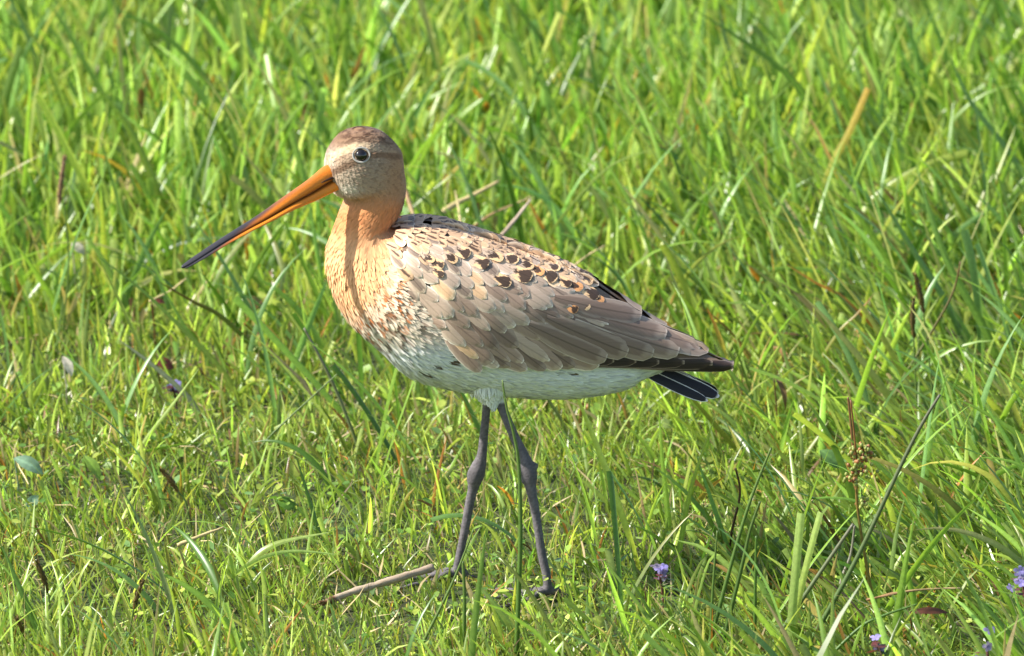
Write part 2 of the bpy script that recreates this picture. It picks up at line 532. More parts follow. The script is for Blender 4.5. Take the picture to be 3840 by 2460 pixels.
# ------------------------------------------------------------------ the bird: body outline
RINGS = np.array([   # back point, front / belly point, half width (2404 units)
    (1572, 812, 1572, 866, 16), (1545, 800, 1545, 872, 42), (1500, 768, 1498, 893, 66), (1450, 738, 1448, 915, 92), (1350, 684, 1350, 929, 128),
    (1250, 634, 1250, 929, 158), (1150, 592, 1148, 921, 176), (1070, 558, 1040, 903, 182), (1010, 541, 955, 872, 178),
    (970, 534, 880, 806, 165), (945, 531, 822, 752, 142), (928, 530, 786, 690, 120), (920, 527, 769, 625, 100),
    (925, 516, 773, 574, 85), (936, 500, 788, 528, 77), (945, 478, 801, 492, 73), (950, 452, 810, 464, 72),
    (950, 425, 800, 453, 76), (945, 392, 779, 444, 79), (940, 358, 763, 412, 79), (922, 333, 758, 382, 73), (893, 309, 764, 350, 60),
    (868, 300, 790, 316, 40), (850, 297.5, 815, 304, 20)])
HEAD_YAW = math.radians(32.0)
HEAD_C = at(868, 400, 0.0)


def yaw_pts(P, w):
    """turn points about the vertical axis of the head by HEAD_YAW * w"""
    a = HEAD_YAW * w
    d = P - HEAD_C
    c, s = np.cos(a), np.sin(a)
    return np.stack([HEAD_C[0] + d[..., 0] * c - d[..., 1] * s, HEAD_C[1] + d[..., 0] * s + d[..., 1] * c, P[..., 2]], -1)


NR, NS = 110, 56
R = catmull(RINGS, NR)
top = at(R[:, 0], R[:, 1]); bot = at(R[:, 2], R[:, 3])
cen = 0.5 * (top + bot); half = 0.5 * (top - bot)
th = np.arange(NS) * 2 * np.pi / NS
ct_, st_ = np.cos(th), np.sin(th)
shape = np.abs(st_) ** 0.9 * np.sign(st_)
P = cen[:, None] + half[:, None] * ct_[None, :, None]
P = P + np.stack([np.zeros((NR, NS)), -(R[:, 4] * U)[:, None] * shape[None], np.zeros((NR, NS))], -1)
yw = sst(13, 18, np.linspace(0, len(RINGS) - 1, NR))
LOFT = yaw_pts(P, yw[:, None])
loftV = LOFT.reshape(-1, 3)
loftF = grid_faces(NR, NS)
capA = np.array([0, NS * (NR - 1)])
BV = np.concatenate([loftV, LOFT[0].mean(0)[None], LOFT[-1].mean(0)[None]])
capF = [(j, j, (j + 1) % NS, len(loftV)) for j in range(NS)]
tri = [(0,)]
bvh = BVHTree.FromPolygons([Vector(v) for v in loftV.tolist()], [tuple(f) for f in loftF.tolist()])


def cast(px, py):
    """near-side surface of the body that the photograph shows at (px, py)"""
    d = at(px, py, 0.0) - CAM
    d /= np.linalg.norm(d)
    h = bvh.ray_cast(Vector(CAM.tolist()), Vector(d.tolist()))
    return None if h[0] is None else (np.array(h[0]), np.array(h[1]))


# legs ------------------------------------------------------------
def leg_tubes(pts, Y0, toe_dir):
    """pts: (px, py, radius units); returns tube list, foot on the ground"""
    pts = np.array(pts, float)
    ys = np.linspace(Y0[0], Y0[1], len(pts))
    Pn = at(pts[:, 0], pts[:, 1], ys)
    Pd = catmull(np.concatenate([Pn, pts[:, 2:3] * U], 1), 60)
    out = [(Pd[:, :3], Pd[:, 3], 12)]
    f = Pd[-1, :3]
    foot = np.array([f[0], f[1], 0.0035])
    for a, l in toe_dir:
        d = np.array([math.cos(a), math.sin(a), 0])
        q = np.array([f, foot + d * 0.006 + [0, 0, 0.003], foot + d * l * 0.4, foot + d * l * 0.75, foot + d * l])
        q[2:, 2] = (0.0035, 0.003, 0.002)
        q = catmull(q, 18)
        out.append((q, np.linspace(0.0023, 0.0012, 18), 8))
    return out


FAR_LEG = [(1146, 880, 17.1), (1144, 925, 11.7), (1142, 960, 10.35), (1136, 1020, 10.8), (1131, 1070, 12.6), (1122, 1100, 19.35), (1115, 1122, 20.25), (1111, 1145, 13.5),
           (1103, 1180, 11.7), (1092, 1240, 10.98), (1080, 1300, 10.35), (1069, 1350, 10.35)]
NEAR_LEG = [(1160, 880, 19.8), (1170, 935, 12.6), (1186, 975, 11.7), (1206, 1022, 12.15), (1224, 1062, 14.4), (1237, 1098, 19.8), (1243, 1122, 19.35), (1246, 1145, 13.5),
            (1254, 1185, 11.52), (1263, 1240, 10.8), (1272, 1300, 10.8), (1283, 1350, 10.8), (1287, 1392, 10.8)]
toesL = [(math.radians(a), l) for a, l in ((178, 0.043), (215, 0.040), (142, 0.038), (10, 0.014))]
toesR = [(math.radians(a), l) for a, l in ((183, 0.043), (222, 0.040), (146, 0.038), (5, 0.014))]
tubes = leg_tubes(FAR_LEG, (0.012, 0.022), toesL) + leg_tubes(NEAR_LEG, (-0.016, -0.022), toesR)
# knobs of the ankle joints
for (x0, y0, r_, Y_) in ((1107, 1112, 11, 0.016), (1124, 1092, 12, 0.017), (1252, 1094, 11, -0.019), (1233, 1126, 11, -0.020)):
    tubes.append((at(np.array([x0, x0 + 1]), np.array([y0 - 7, y0 + 7]), Y_), np.array([r_, r_]) * U, 10))
# feathered thighs
THIGHS = ((1138, 868, 1143, 938, 0.014), (1150, 868, 1158, 946, -0.018))
for (x0, y0, x1, y1, Y) in THIGHS:
    q = at(np.linspace(x0, x1, 12), np.linspace(y0, y1, 12), Y)
    tubes.append((q, np.interp(np.linspace(0, 1, 12), [0, 0.5, 0.85, 1], np.array([50, 30, 13, 5]) * U), 14))

parts = [(BV, np.concatenate([loftF, [(NS * (NR - 1) + j, NS * (NR - 1) + (j + 1) % NS, len(loftV) + 1, len(loftV) + 1) for j in range(NS)],
                              [((j + 1) % NS, j, len(loftV), len(loftV)) for j in range(NS)]]))]
bm = bmesh.new()


def bm_add(bm, V, F):
    vs = [bm.verts.new(v) for v in V.tolist()]
    for f in F.tolist():
        ids = list(dict.fromkeys(f))
        if len(ids) > 2:
            try:
                bm.faces.new([vs[i] for i in ids])
            except ValueError:
                pass


bm_add(bm, *parts[0])
for q, r, s in tubes:
    bm_add(bm, *tube(q, r, s))
bmesh.ops.recalc_face_normals(bm, faces=bm.faces)
tmp_me = bpy.data.meshes.new('tmp'); bm.to_mesh(tmp_me); bm.free()
tmp = bpy.data.objects.new('tmp', tmp_me); COL.objects.link(tmp)
md = tmp.modifiers.new('r', 'REMESH'); md.mode = 'VOXEL'; md.voxel_size = 0.0010; md.use_smooth_shade = True
sm = tmp.modifiers.new('s', 'SMOOTH'); sm.factor = 0.5; sm.iterations = 3
dg = bpy.context.evaluated_depsgraph_get()
body_me = bpy.data.meshes.new_from_object(tmp.evaluated_get(dg))
bpy.data.objects.remove(tmp)
body_me.name = 'body'


# plumage colours ---------------------------------------------------
def seg_dist(x, y, pts):
    d = np.full(np.shape(x), 1e9)
    for (x0, y0), (x1, y1) in zip(pts[:-1], pts[1:]):
        t = np.clip(((x - x0) * (x1 - x0) + (y - y0) * (y1 - y0)) / ((x1 - x0) ** 2 + (y1 - y0) ** 2), 0, 1)
        d = np.minimum(d, np.hypot(x - x0 - t * (x1 - x0), y - y0 - t * (y1 - y0)))
    return d


def plumage(x, y, jit=None):
    """base colour (linear) of the plumage at photo position x, y"""
    x = np.asarray(x, float); y = np.asarray(y, float)
    def blend(c, col, w):
        return c + (lin(col) - c) * np.clip(w, 0, 1)[..., None]
    nz = fbm(x / 9.0 + 5, y / 9.0)
    nf = vnoise(x / 4.0 + 9, y / 5.0)
    c = np.broadcast_to(lin((228, 172, 122)), x.shape + (3,)).copy()          # breast
    c = blend(c, (208, 140, 90), 1 - sst(520, 590, y))                           # neck
    # lower breast and flank fade to white
    d = (x - 800) * 0.62 + (y - 640) * 0.78
    wh = sst(70, 185, d + 38 * (nz - 0.5))
    c = blend(c, (236, 226, 208), wh)
    c = blend(c, (232, 234, 232), sst(150, 240, d))
    # shoulder patch beside the wing
    c = blend(c, (226, 202, 172), sst(45, 95, x - 850 + 0.15 * (y - 600)) * (1 - sst(790, 840, y)) * 0.8 * sst(560, 620, y))
    # barring of the lower breast
    zone = sst(65, 120, d) * (1 - sst(215, 300, d)) * (1 - sst(1040, 1090, x))
    ph = (x * 0.93 + y * 0.30) / 21.0 + 1.4 * (fbm(x / 50.0, y / 42.0) - 0.5)
    wave = np.abs((ph % 1.0) - 0.5) * 2
    line = sst(0.55, 0.8, wave)
    cellr = vnoise(x / 18.0 + 20, y / 28.0 + 4)
    rust = line * zone * sst(0.22, 0.4, cellr)
    c = blend(c, (190, 110, 52), rust * 0.95 * (1 - sst(170, 240, d)))
    dark = line * zone * sst(0.36, 0.5, vnoise(x / 15.0 + 44, y / 24.0 + 30)) * sst(110, 175, d)
    c = blend(c, (98, 82, 68), dark * 0.8)
    # few spots under the wing
    for (sx_, sy_, r_) in ((1312, 880, 9), (1346, 877, 8), (1070, 850, 12), (1076, 835, 10), (1030, 862, 7), (1005, 880, 6)):
        c = blend(c, (92, 74, 56), (1 - sst(r_ * 0.5, r_, np.hypot(x - sx_, (y - sy_) * 1.3))) * (0.6 + nf))
    # head
    hd = 1 - sst(446, 500, y + 0.10 * (x - 860))
    c = blend(c, (172, 146, 120), hd)
    c = blend(c, (172, 130, 94), hd * sst(880, 935, x) * 0.8)
    c = blend(c, (186, 166, 142), hd * np.exp(-((x - 808) / 34) ** 2 - ((y - 418) / 24) ** 2) * 0.95)
    c = blend(c, (216, 204, 182), np.exp(-((x - 812) / 30) ** 2 - ((y - 446) / 13) ** 2))
    c = blend(c, (188, 170, 150), hd * (1 - sst(775, 800, x)) * (1 - sst(385, 410, y)))
    crown = hd * (1 - sst(-16, 20, y - (352 - 0.42 * (x - 768) + 0.0022 * (x - 768) ** 2)))
    c = blend(c, (134, 104, 80), crown * 0.95)
    c = blend(c, (86, 60, 44), crown * sst(0.45, 0.6, vnoise(x / 9.0 + 2, y / 3.6 + 0.10 * x / 3.6)) * 0.85 * sst(785, 815, x))
    sup = 1 - sst(5, 13, seg_dist(x, y, [(776, 372), (800, 356), (835, 344), (880, 345), (932, 352)]))
    c = blend(c, (226, 200, 160), sup * hd * (0.7 - 0.58 * sst(845, 880, x)))
    c = blend(c, (112, 88, 68), hd * (1 - sst(4, 11, seg_dist(x, y, [(784, 404), (812, 391), (838, 378)]))) * 0.9)
    c = blend(c, (128, 92, 66), hd * (1 - sst(4, 10, seg_dist(x, y, [(868, 364), (900, 364), (936, 368)]))) * 0.75)
    c = blend(c, (106, 80, 62), hd * sst(0.6, 0.75, nf) * 0.35)
    # legs
    lg = sst(942, 952, y)
    c = blend(c, (112, 108, 112), lg)
    return c * 0.96


n = len(body_me.vertices)
co = np.empty(n * 3, np.float32); body_me.vertices.foreach_get('co', co); co = co.reshape(-1, 3).astype(float)
uv = unproject(co)
pc = plumage(uv[:, 0], uv[:, 1])
legmask = sst(942, 951, uv[:, 1])
ln = fbm(uv[:, 0] / 3.0, uv[:, 1] / 5.0)
legc = lin((100, 95, 97))[None] * (0.45 + 1.1 * ln[:, None])
legc = legc * (0.86 + 0.26 * np.abs(np.sin(uv[:, 1:2] * 0.36 + 0.5 * np.sin(uv[:, 0:1] * 0.4))))
joint = np.exp(-((uv[:, 1] - 1118) / 16.0) ** 2)[:, None]
legc = legc * (1 - 0.35 * joint * sst(0.45, 0.55, ln)[:, None])
pc = pc * (1 - legmask[:, None]) + legc * legmask[:, None]
a_ = body_me.attributes.new('col', 'FLOAT_COLOR', 'POINT')
c4 = np.ones((n, 4), np.float32); c4[:, :3] = pc
a_.data.foreach_set('color', c4.ravel())

M_BODY = attr_material('plumage_skin', 0.75, 0.15, 0.35, 900, vary=0.12)
M_PLUME = attr_material('plumage', 0.8, 0.1, sheen=0.15)
body_me.materials.clear()
BASE = at(1180, 1395, 0.0); BASE[2] = 0.0
bird = obj('wading_bird', None, label='long billed brown and orange wading bird standing in the grass, facing left', category='bird')
bird.location = BASE.tolist()


def bpart(name, me, mat, parent=None, **kw):
    """part of the bird: meshes are built in world coordinates, so shift them to the bird's base"""
    me.transform(Matrix.Translation((-BASE).tolist()))
    return obj(name, me, mat, parent or bird, **kw)


body = bpart('body', body_me, M_BODY)

# small contour feathers ------------------------------------------------
A4 = np.linalg.norm(np.cross(LOFT[1:, :, :] - LOFT[:-1, :, :], np.roll(LOFT, -1, 1)[:-1] - LOFT[:-1]), axis=-1)
ringpos = np.linspace(0, len(RINGS) - 1, NR)
cuv = unproject(LOFT[:-1])
ishead = sst(455, 430, cuv[..., 1]) if False else (1 - sst(430, 520, cuv[..., 1]))
dens = A4 * (1 + 5.5 * ishead + 1.2 * (1 - sst(520, 760, cuv[..., 1])))
dens = dens.ravel() / dens.sum()
NF = 46000
idx = rng.choice(len(dens), NF, p=dens)
ri, ci = idx // NS, idx % NS
fu, fv = rng.random(NF)[:, None], rng.random(NF)[:, None]
c2i = (ci + 1) % NS
Q = (LOFT[ri, ci] * (1 - fu) + LOFT[ri + 1, ci] * fu) * (1 - fv) + (LOFT[ri, c2i] * (1 - fu) + LOFT[ri + 1, c2i] * fu) * fv
Tn = LOFT[ri, ci] - LOFT[ri + 1, ci]; Tn /= np.linalg.norm(Tn, axis=1)[:, None] + 1e-9
Sd = LOFT[ri, c2i] - LOFT[ri, ci]; Sd /= np.linalg.norm(Sd, axis=1)[:, None] + 1e-9
Nm = np.cross(Sd, Tn); Nm /= np.linalg.norm(Nm, axis=1)[:, None] + 1e-9
outw = Q - np.stack([cen[ri, 0], cen[ri, 1], cen[ri, 2]], 1)
Nm *= np.sign((Nm * outw).sum(1))[:, None]
NT = 1400                                                   # feathers of the thighs
for (x0, y0, x1, y1, Yt) in THIGHS:
    t_ = rng.random(NT); an_ = rng.uniform(0, 2 * np.pi, NT)
    c_ = at(x0 + (x1 - x0) * t_, y0 + (y1 - y0) * t_, Yt)
    r_ = np.interp(t_, [0, 0.5, 0.85, 1], np.array([50, 30, 13, 5]) * U)
    n_ = np.stack([np.cos(an_), np.sin(an_), 0 * an_ - 0.25], 1); n_ /= np.linalg.norm(n_, axis=1)[:, None]
    Q = np.concatenate([Q, c_ + n_ * r_[:, None]])
    Nm = np.concatenate([Nm, n_])
    tn_ = np.array([0.05, 0, -1.0])[None] - n_ * (n_ @ np.array([0.05, 0, -1.0]))[:, None] * 0.8
    Tn = np.concatenate([Tn, tn_]); Sd = np.concatenate([Sd, np.cross(n_, tn_)])
NF = len(Q)
quv = unproject(Q)
# feathers on the front of the head sweep backwards from the bill
hw_ = (1 - sst(425, 470, quv[:, 1]))[:, None]
bk = np.array([1.0, 0.35, -0.12])[None] - Nm * (Nm @ np.array([1.0, 0.35, -0.12]))[:, None]
bk /= np.linalg.norm(bk, axis=1)[:, None] + 1e-9
Tn = Tn * (1 - hw_) + bk * hw_
Tn = Tn + 0.14 * rng.normal(size=(NF, 1)) * Sd
eyefree = np.hypot(quv[:, 0] - 848, quv[:, 1] - 364) > 19
Q, Nm, Tn, Sd, quv = Q[eyefree], Nm[eyefree], Tn[eyefree], Sd[eyefree], quv[eyefree]
NF = len(Q)
Tn /= np.linalg.norm(Tn, axis=1)[:, None]
Sd = np.cross(Nm, Tn)
hd_ = 1 - sst(430, 560, quv[:, 1])
FL = (0.0082 - 0.0058 * hd_) * rng.uniform(0.75, 1.25, NF)
FL = np.where((quv[:, 1] > 900) & (quv[:, 0] > 1085) & (quv[:, 0] < 1215), FL * 0.5, FL)
FW = (0.0015 - 0.0007 * hd_) * rng.uniform(0.8, 1.2, NF)
lift = 0.03 + 0.05 * rng.random(NF)
Q = Q + Nm * 0.0002
e = lambda l, w, h: Q + Tn * (FL * l)[:, None] + Sd * (FW * w)[:, None] + Nm * (FL * h)[:, None]
FV = np.stack([e(0, -0.25, 0), e(0, 0.25, 0), e(0.6, -0.5, lift * 0.7), e(0.6, 0.5, lift * 0.7), e(0.88, -0.33, lift), e(0.88, 0.33, lift), e(1.05, 0.0, lift * 1.1)], 1)
tips = unproject(Q + Tn * (FL * 0.7)[:, None])
pc = plumage(tips[:, 0], np.minimum(tips[:, 1], 938)) * rng.lognormal(0, 0.05, NF)[:, None]
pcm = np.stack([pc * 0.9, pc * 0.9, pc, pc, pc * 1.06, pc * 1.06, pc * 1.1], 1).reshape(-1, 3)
tri_ = np.array([(0, 1, 3, 2), (2, 3, 5, 4), (4, 5, 6, 6)])
F4 = (np.arange(NF)[:, None, None] * 7 + tri_[None, :2]).reshape(-1, 4)
F3 = (np.arange(NF)[:, None] * 7 + np.array((4, 5, 6))[None])
Fall = np.concatenate([F4[:, [0, 2, 1]], F4[:, [0, 3, 2]], F3[:, ::-1]])
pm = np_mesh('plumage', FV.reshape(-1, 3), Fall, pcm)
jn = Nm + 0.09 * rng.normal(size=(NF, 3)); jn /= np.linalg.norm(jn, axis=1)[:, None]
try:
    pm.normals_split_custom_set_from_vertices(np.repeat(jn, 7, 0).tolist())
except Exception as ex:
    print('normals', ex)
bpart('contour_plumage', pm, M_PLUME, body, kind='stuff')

# eye ------------------------------------------------------------
m_eye, nt, bs, out = new_mat('eye')
bs.inputs['Base Color'].default_value = (0.010, 0.007, 0.006, 1); bs.inputs['Roughness'].default_value = 0.06
bs.inputs['Coat Weight'].default_value = 0.5
m_ring, nt, bs, out = new_mat('eye_ring')
bs.inputs['Base Color'].default_value = (0.42, 0.38, 0.32, 1); bs.inputs['Roughness'].default_value = 0.7


def ellipsoid(c, ax3, r, n=20, m=12):
    V = []
    for i in range(m + 1):
        a = math.pi * i / m
        for j in range(n):
            b = 2 * math.pi * j / n
            V.append(c + ax3[0] * r[0] * math.sin(a) * math.cos(b) + ax3[1] * r[1] * math.sin(a) * math.sin(b) + ax3[2] * r[2] * math.cos(a))
    return np.array(V), grid_faces(m + 1, n)


for side in (1, -1):
    p0, n0 = cast(848, 364)
    n0 = n0 if n0 @ (CAM - p0) > 0 else -n0
    if side < 0:                       # the other eye: mirror across the turned head's middle plane
        s_, c_ = math.sin(HEAD_YAW), math.cos(HEAD_YAW)
        pn = np.array([s_, -c_, 0.0])
        p0 = p0 - 2 * pn * ((p0 - HEAD_C) @ pn); n0 = n0 - 2 * pn * (n0 @ pn)
        p0 = p0 - n0 * 0.0025 + np.array([0.003, 0.0, 0.0])
    zax = n0 / np.linalg.norm(n0)
    xax = np.cross([0, 0, 1.0], zax); xax /= np.linalg.norm(xax); yax = np.cross(zax, xax)
    r = 15.5 * U
    V, F = ellipsoid(p0 - zax * r * 0.30, (xax, yax, zax), (r, r * 0.97, r * 0.85))
    eye = bpart('eye', np_mesh('eye', V, F), m_eye)
    ang = np.arange(40) * 2 * np.pi / 40
    q = p0 + zax * 0.0004 + np.outer(np.cos(ang), xax) * r * 1.18 * 1.08 + np.outer(np.sin(ang), yax) * r * 1.10
    rr = (1.5 + 1.1 * np.abs(np.sin(ang + 0.5))) * U
    rad = (q - p0) / np.linalg.norm(q - p0, axis=1)[:, None]
    k8 = np.arange(8) * 2 * np.pi / 8
    V = q[:, None] + rr[:, None, None] * (np.cos(k8)[None, :, None] * rad[:, None] + 0.45 * np.sin(k8)[None, :, None] * zax[None, None])
    V = V.reshape(-1, 3)
    F = np.array([((i * 8 + j), (i * 8 + (j + 1) % 8), (((i + 1) % 40) * 8 + (j + 1) % 8), (((i + 1) % 40) * 8 + j)) for i in range(40) for j in range(8)])
    bpart('eye_ring', np_mesh('eye_ring', V, F), m_ring, eye)

# bill ------------------------------------------------------------
BT = catmull([(776, 385), (759, 393), (724, 422), (661, 466), (609, 503), (557, 536), (505, 569), (453, 604), (427, 624)], 48)
BB = catmull([(806, 440), (789, 446), (739, 471), (687, 493), (635, 520), (583, 546), (531, 575), (479, 607), (436, 630)], 48)
tt = np.linspace(0, 1, 48)
by = (868 - 0.5 * (BT[:, 0] + BB[:, 0])) * U * -math.tan(HEAD_YAW)
hwB = np.interp(tt, [0, 0.12, 0.3, 0.6, 0.85, 0.97, 1], [19, 15.5, 11.5, 8.0, 6.0, 6.2, 3.0]) * U
M_BILL = attr_material('horn', 0.46, 0.4, 0.3, 1100, vary=0.22)


def mandible(name, v0, v1, upper):
    seg = 14
    a = np.arange(seg) * 2 * np.pi / seg
    f0 = v0 + (v1 - v0) * (0.5 - 0.5 * np.cos(a))            # 0 top of this mandible, 1 bottom
    px = BT[:, None, 0] * (1 - f0) + BB[:, None, 0] * f0
    py = BT[:, None, 1] * (1 - f0) + BB[:, None, 1] * f0
    ww = np.abs(np.sin(a)) ** 0.7 * np.sign(np.sin(a))
    if upper:
        ww = ww * (0.8 + 0.2 * (f0 - v0) / (v1 - v0))
    V = at(px, py, by[:, None] + 0.0 * px)
    dirh = np.array([math.sin(HEAD_YAW), -math.cos(HEAD_YAW), 0.0])
    V = V + dirh[None, None] * (hwB[:, None] * ww[None])[..., None]
    T = tt[:, None] * np.ones((1, seg)); Fv = np.broadcast_to(f0[None], T.shape)
    or1 = lin((226, 118, 18)); or2 = lin((236, 146, 40)); dk = lin((50, 47, 51)); cul = lin((110, 70, 44))
    c = or1 + (or2 - or1) * (0.5 * vnoise(T * 30, Fv * 9) + (0.5 if not upper else 0.2) * (1 - T))[..., None]
    if upper:
        culm = (1 - sst(0.05, 0.17, Fv)) * (0.35 + 0.65 * sst(0.1, 0.5, T))
        c = c + (cul - c) * culm[..., None]
        gape = sst(0.50, 0.565, Fv) * sst(0.06, 0.14, T)
        c = c + (lin((92, 48, 18)) - c) * (0.8 * gape)[..., None]
        groove = np.exp(-((Fv - 0.50) / 0.045) ** 2) * sst(0.10, 0.16, T) * (1 - sst(0.50, 0.7, T))
        c = c + (lin((120, 62, 20)) - c) * (0.85 * groove)[..., None]
    else:
        gape = (1 - sst(0.61, 0.67, Fv)) * sst(0.06, 0.14, T)
        c = c + (lin((92, 48, 18)) - c) * (0.7 * gape)[..., None]
    w = sst(0.49, 0.72, T + 0.34 * (0.42 - Fv) + 0.05 * (vnoise(T * 20, Fv * 12) - 0.5))
    c = c + (dk - c) * w[..., None]
    return bpart(name, np_mesh(name, V.reshape(-1, 3), np.concatenate([grid_faces(48, seg)]), c.reshape(-1, 3)), M_BILL, bill)


bill = obj('bill', None, parent=bird, label='long straight orange bill with a blackish tip')
mandible('upper_mandible', 0.0, 0.575, True)
mandible('lower_mandible', 0.60, 1.0, False)
# close the bill ends with a small rounded tip
tipc = at(430, 626.5, by[-1])
V, F = ellipsoid(tipc, (np.array([1.0, 0, 0]), np.array([0, 1.0, 0]), np.array([0, 0, 1.0])), (4.6 * U, 3.2 * U, 3.6 * U), 12, 8)
bpart('bill_tip', np_mesh('bill_tip', V, F, np.broadcast_to(lin((62, 58, 64)), (len(V), 3))), M_BILL, bill)
# nostril slit
nq = []
for t in np.linspace(0, 1, 12):
    k = 4.5 + t * 5.0
    i0 = int(k); f = k - i0
    b = lambda A: A[i0] * (1 - f) + A[i0 + 1] * f
    vv = 0.40
    pp = b(BT) * (1 - vv) + b(BB) * vv
    nq.append(at(pp[0], pp[1] + 6 * (1 - t) - 3, b(by)) + np.array([math.sin(HEAD_YAW), -math.cos(HEAD_YAW), 0]) * (b(hwB) * 0.93))
V, F = tube(np.array(nq), np.interp(np.linspace(0, 1, 12), [0, 0.4, 1], [3.0, 3.4, 1.0]) * U, 8)
bpart('nostril', np_mesh('nostril', V, F, np.broadcast_to(lin((52, 30, 16)), (len(V), 3))), M_BILL, bill)

# ------------------------------------------------------------------ wing surface and feathers
WX = np.array([870, 900, 930, 960, 1000, 1050, 1100, 1180, 1260, 1340, 1400, 1460, 1520, 1580, 1640, 1700, 1724])
WT = np.array([534, 532, 529, 527, 526, 533, 549, 577, 606, 638, 672, 712, 752, 787, 822, 850, 857])
LX = np.array([870, 900, 950, 1000, 1040, 1085, 1150, 1250, 1340, 1500, 1600, 1724])
LY = np.array([630, 670, 716, 762, 804, 842, 863, 862, 862, 868, 867, 862])
HX = np.array([860, 900, 930, 965, 1050, 1150, 1250, 1350, 1450, 1560, 1640, 1724])
HW = np.array([85, 115, 143, 170, 190, 190, 174, 146, 112, 72, 46, 22])


def wing_Y(x, y):
    t = np.interp(x, WX, WT); l = np.interp(x, LX, LY)
    yc = t + 0.58 * (l - t)
    c = (y - yc) / (yc - t)
    h = np.interp(x, HX, HW)
    f = np.where(c < 0, np.sqrt(np.clip(1 - np.clip(c, -1, 1) ** 2, 0, 1)), 1 - 0.10 * c ** 2)
    return -(h * f) * U


def wing_pt(x, y):
    return at(x, y, wing_Y(x, y))


def wing_n(x, y):
    dx = wing_pt(x + 4, y) - wing_pt(x - 4, y)
    dy = wing_pt(x, y + 4) - wing_pt(x, y - 4)
    n_ = np.cross(dy, dx)
    n_ /= np.linalg.norm(n_, axis=-1)[..., None] + 1e-12
    return np.where((-n_[..., 1:2] + 0.6 * n_[..., 2:3]) < 0, -n_, n_)


def tail_Y(x, y):
    return -(6 + 0.30 * (y - 880)) * U


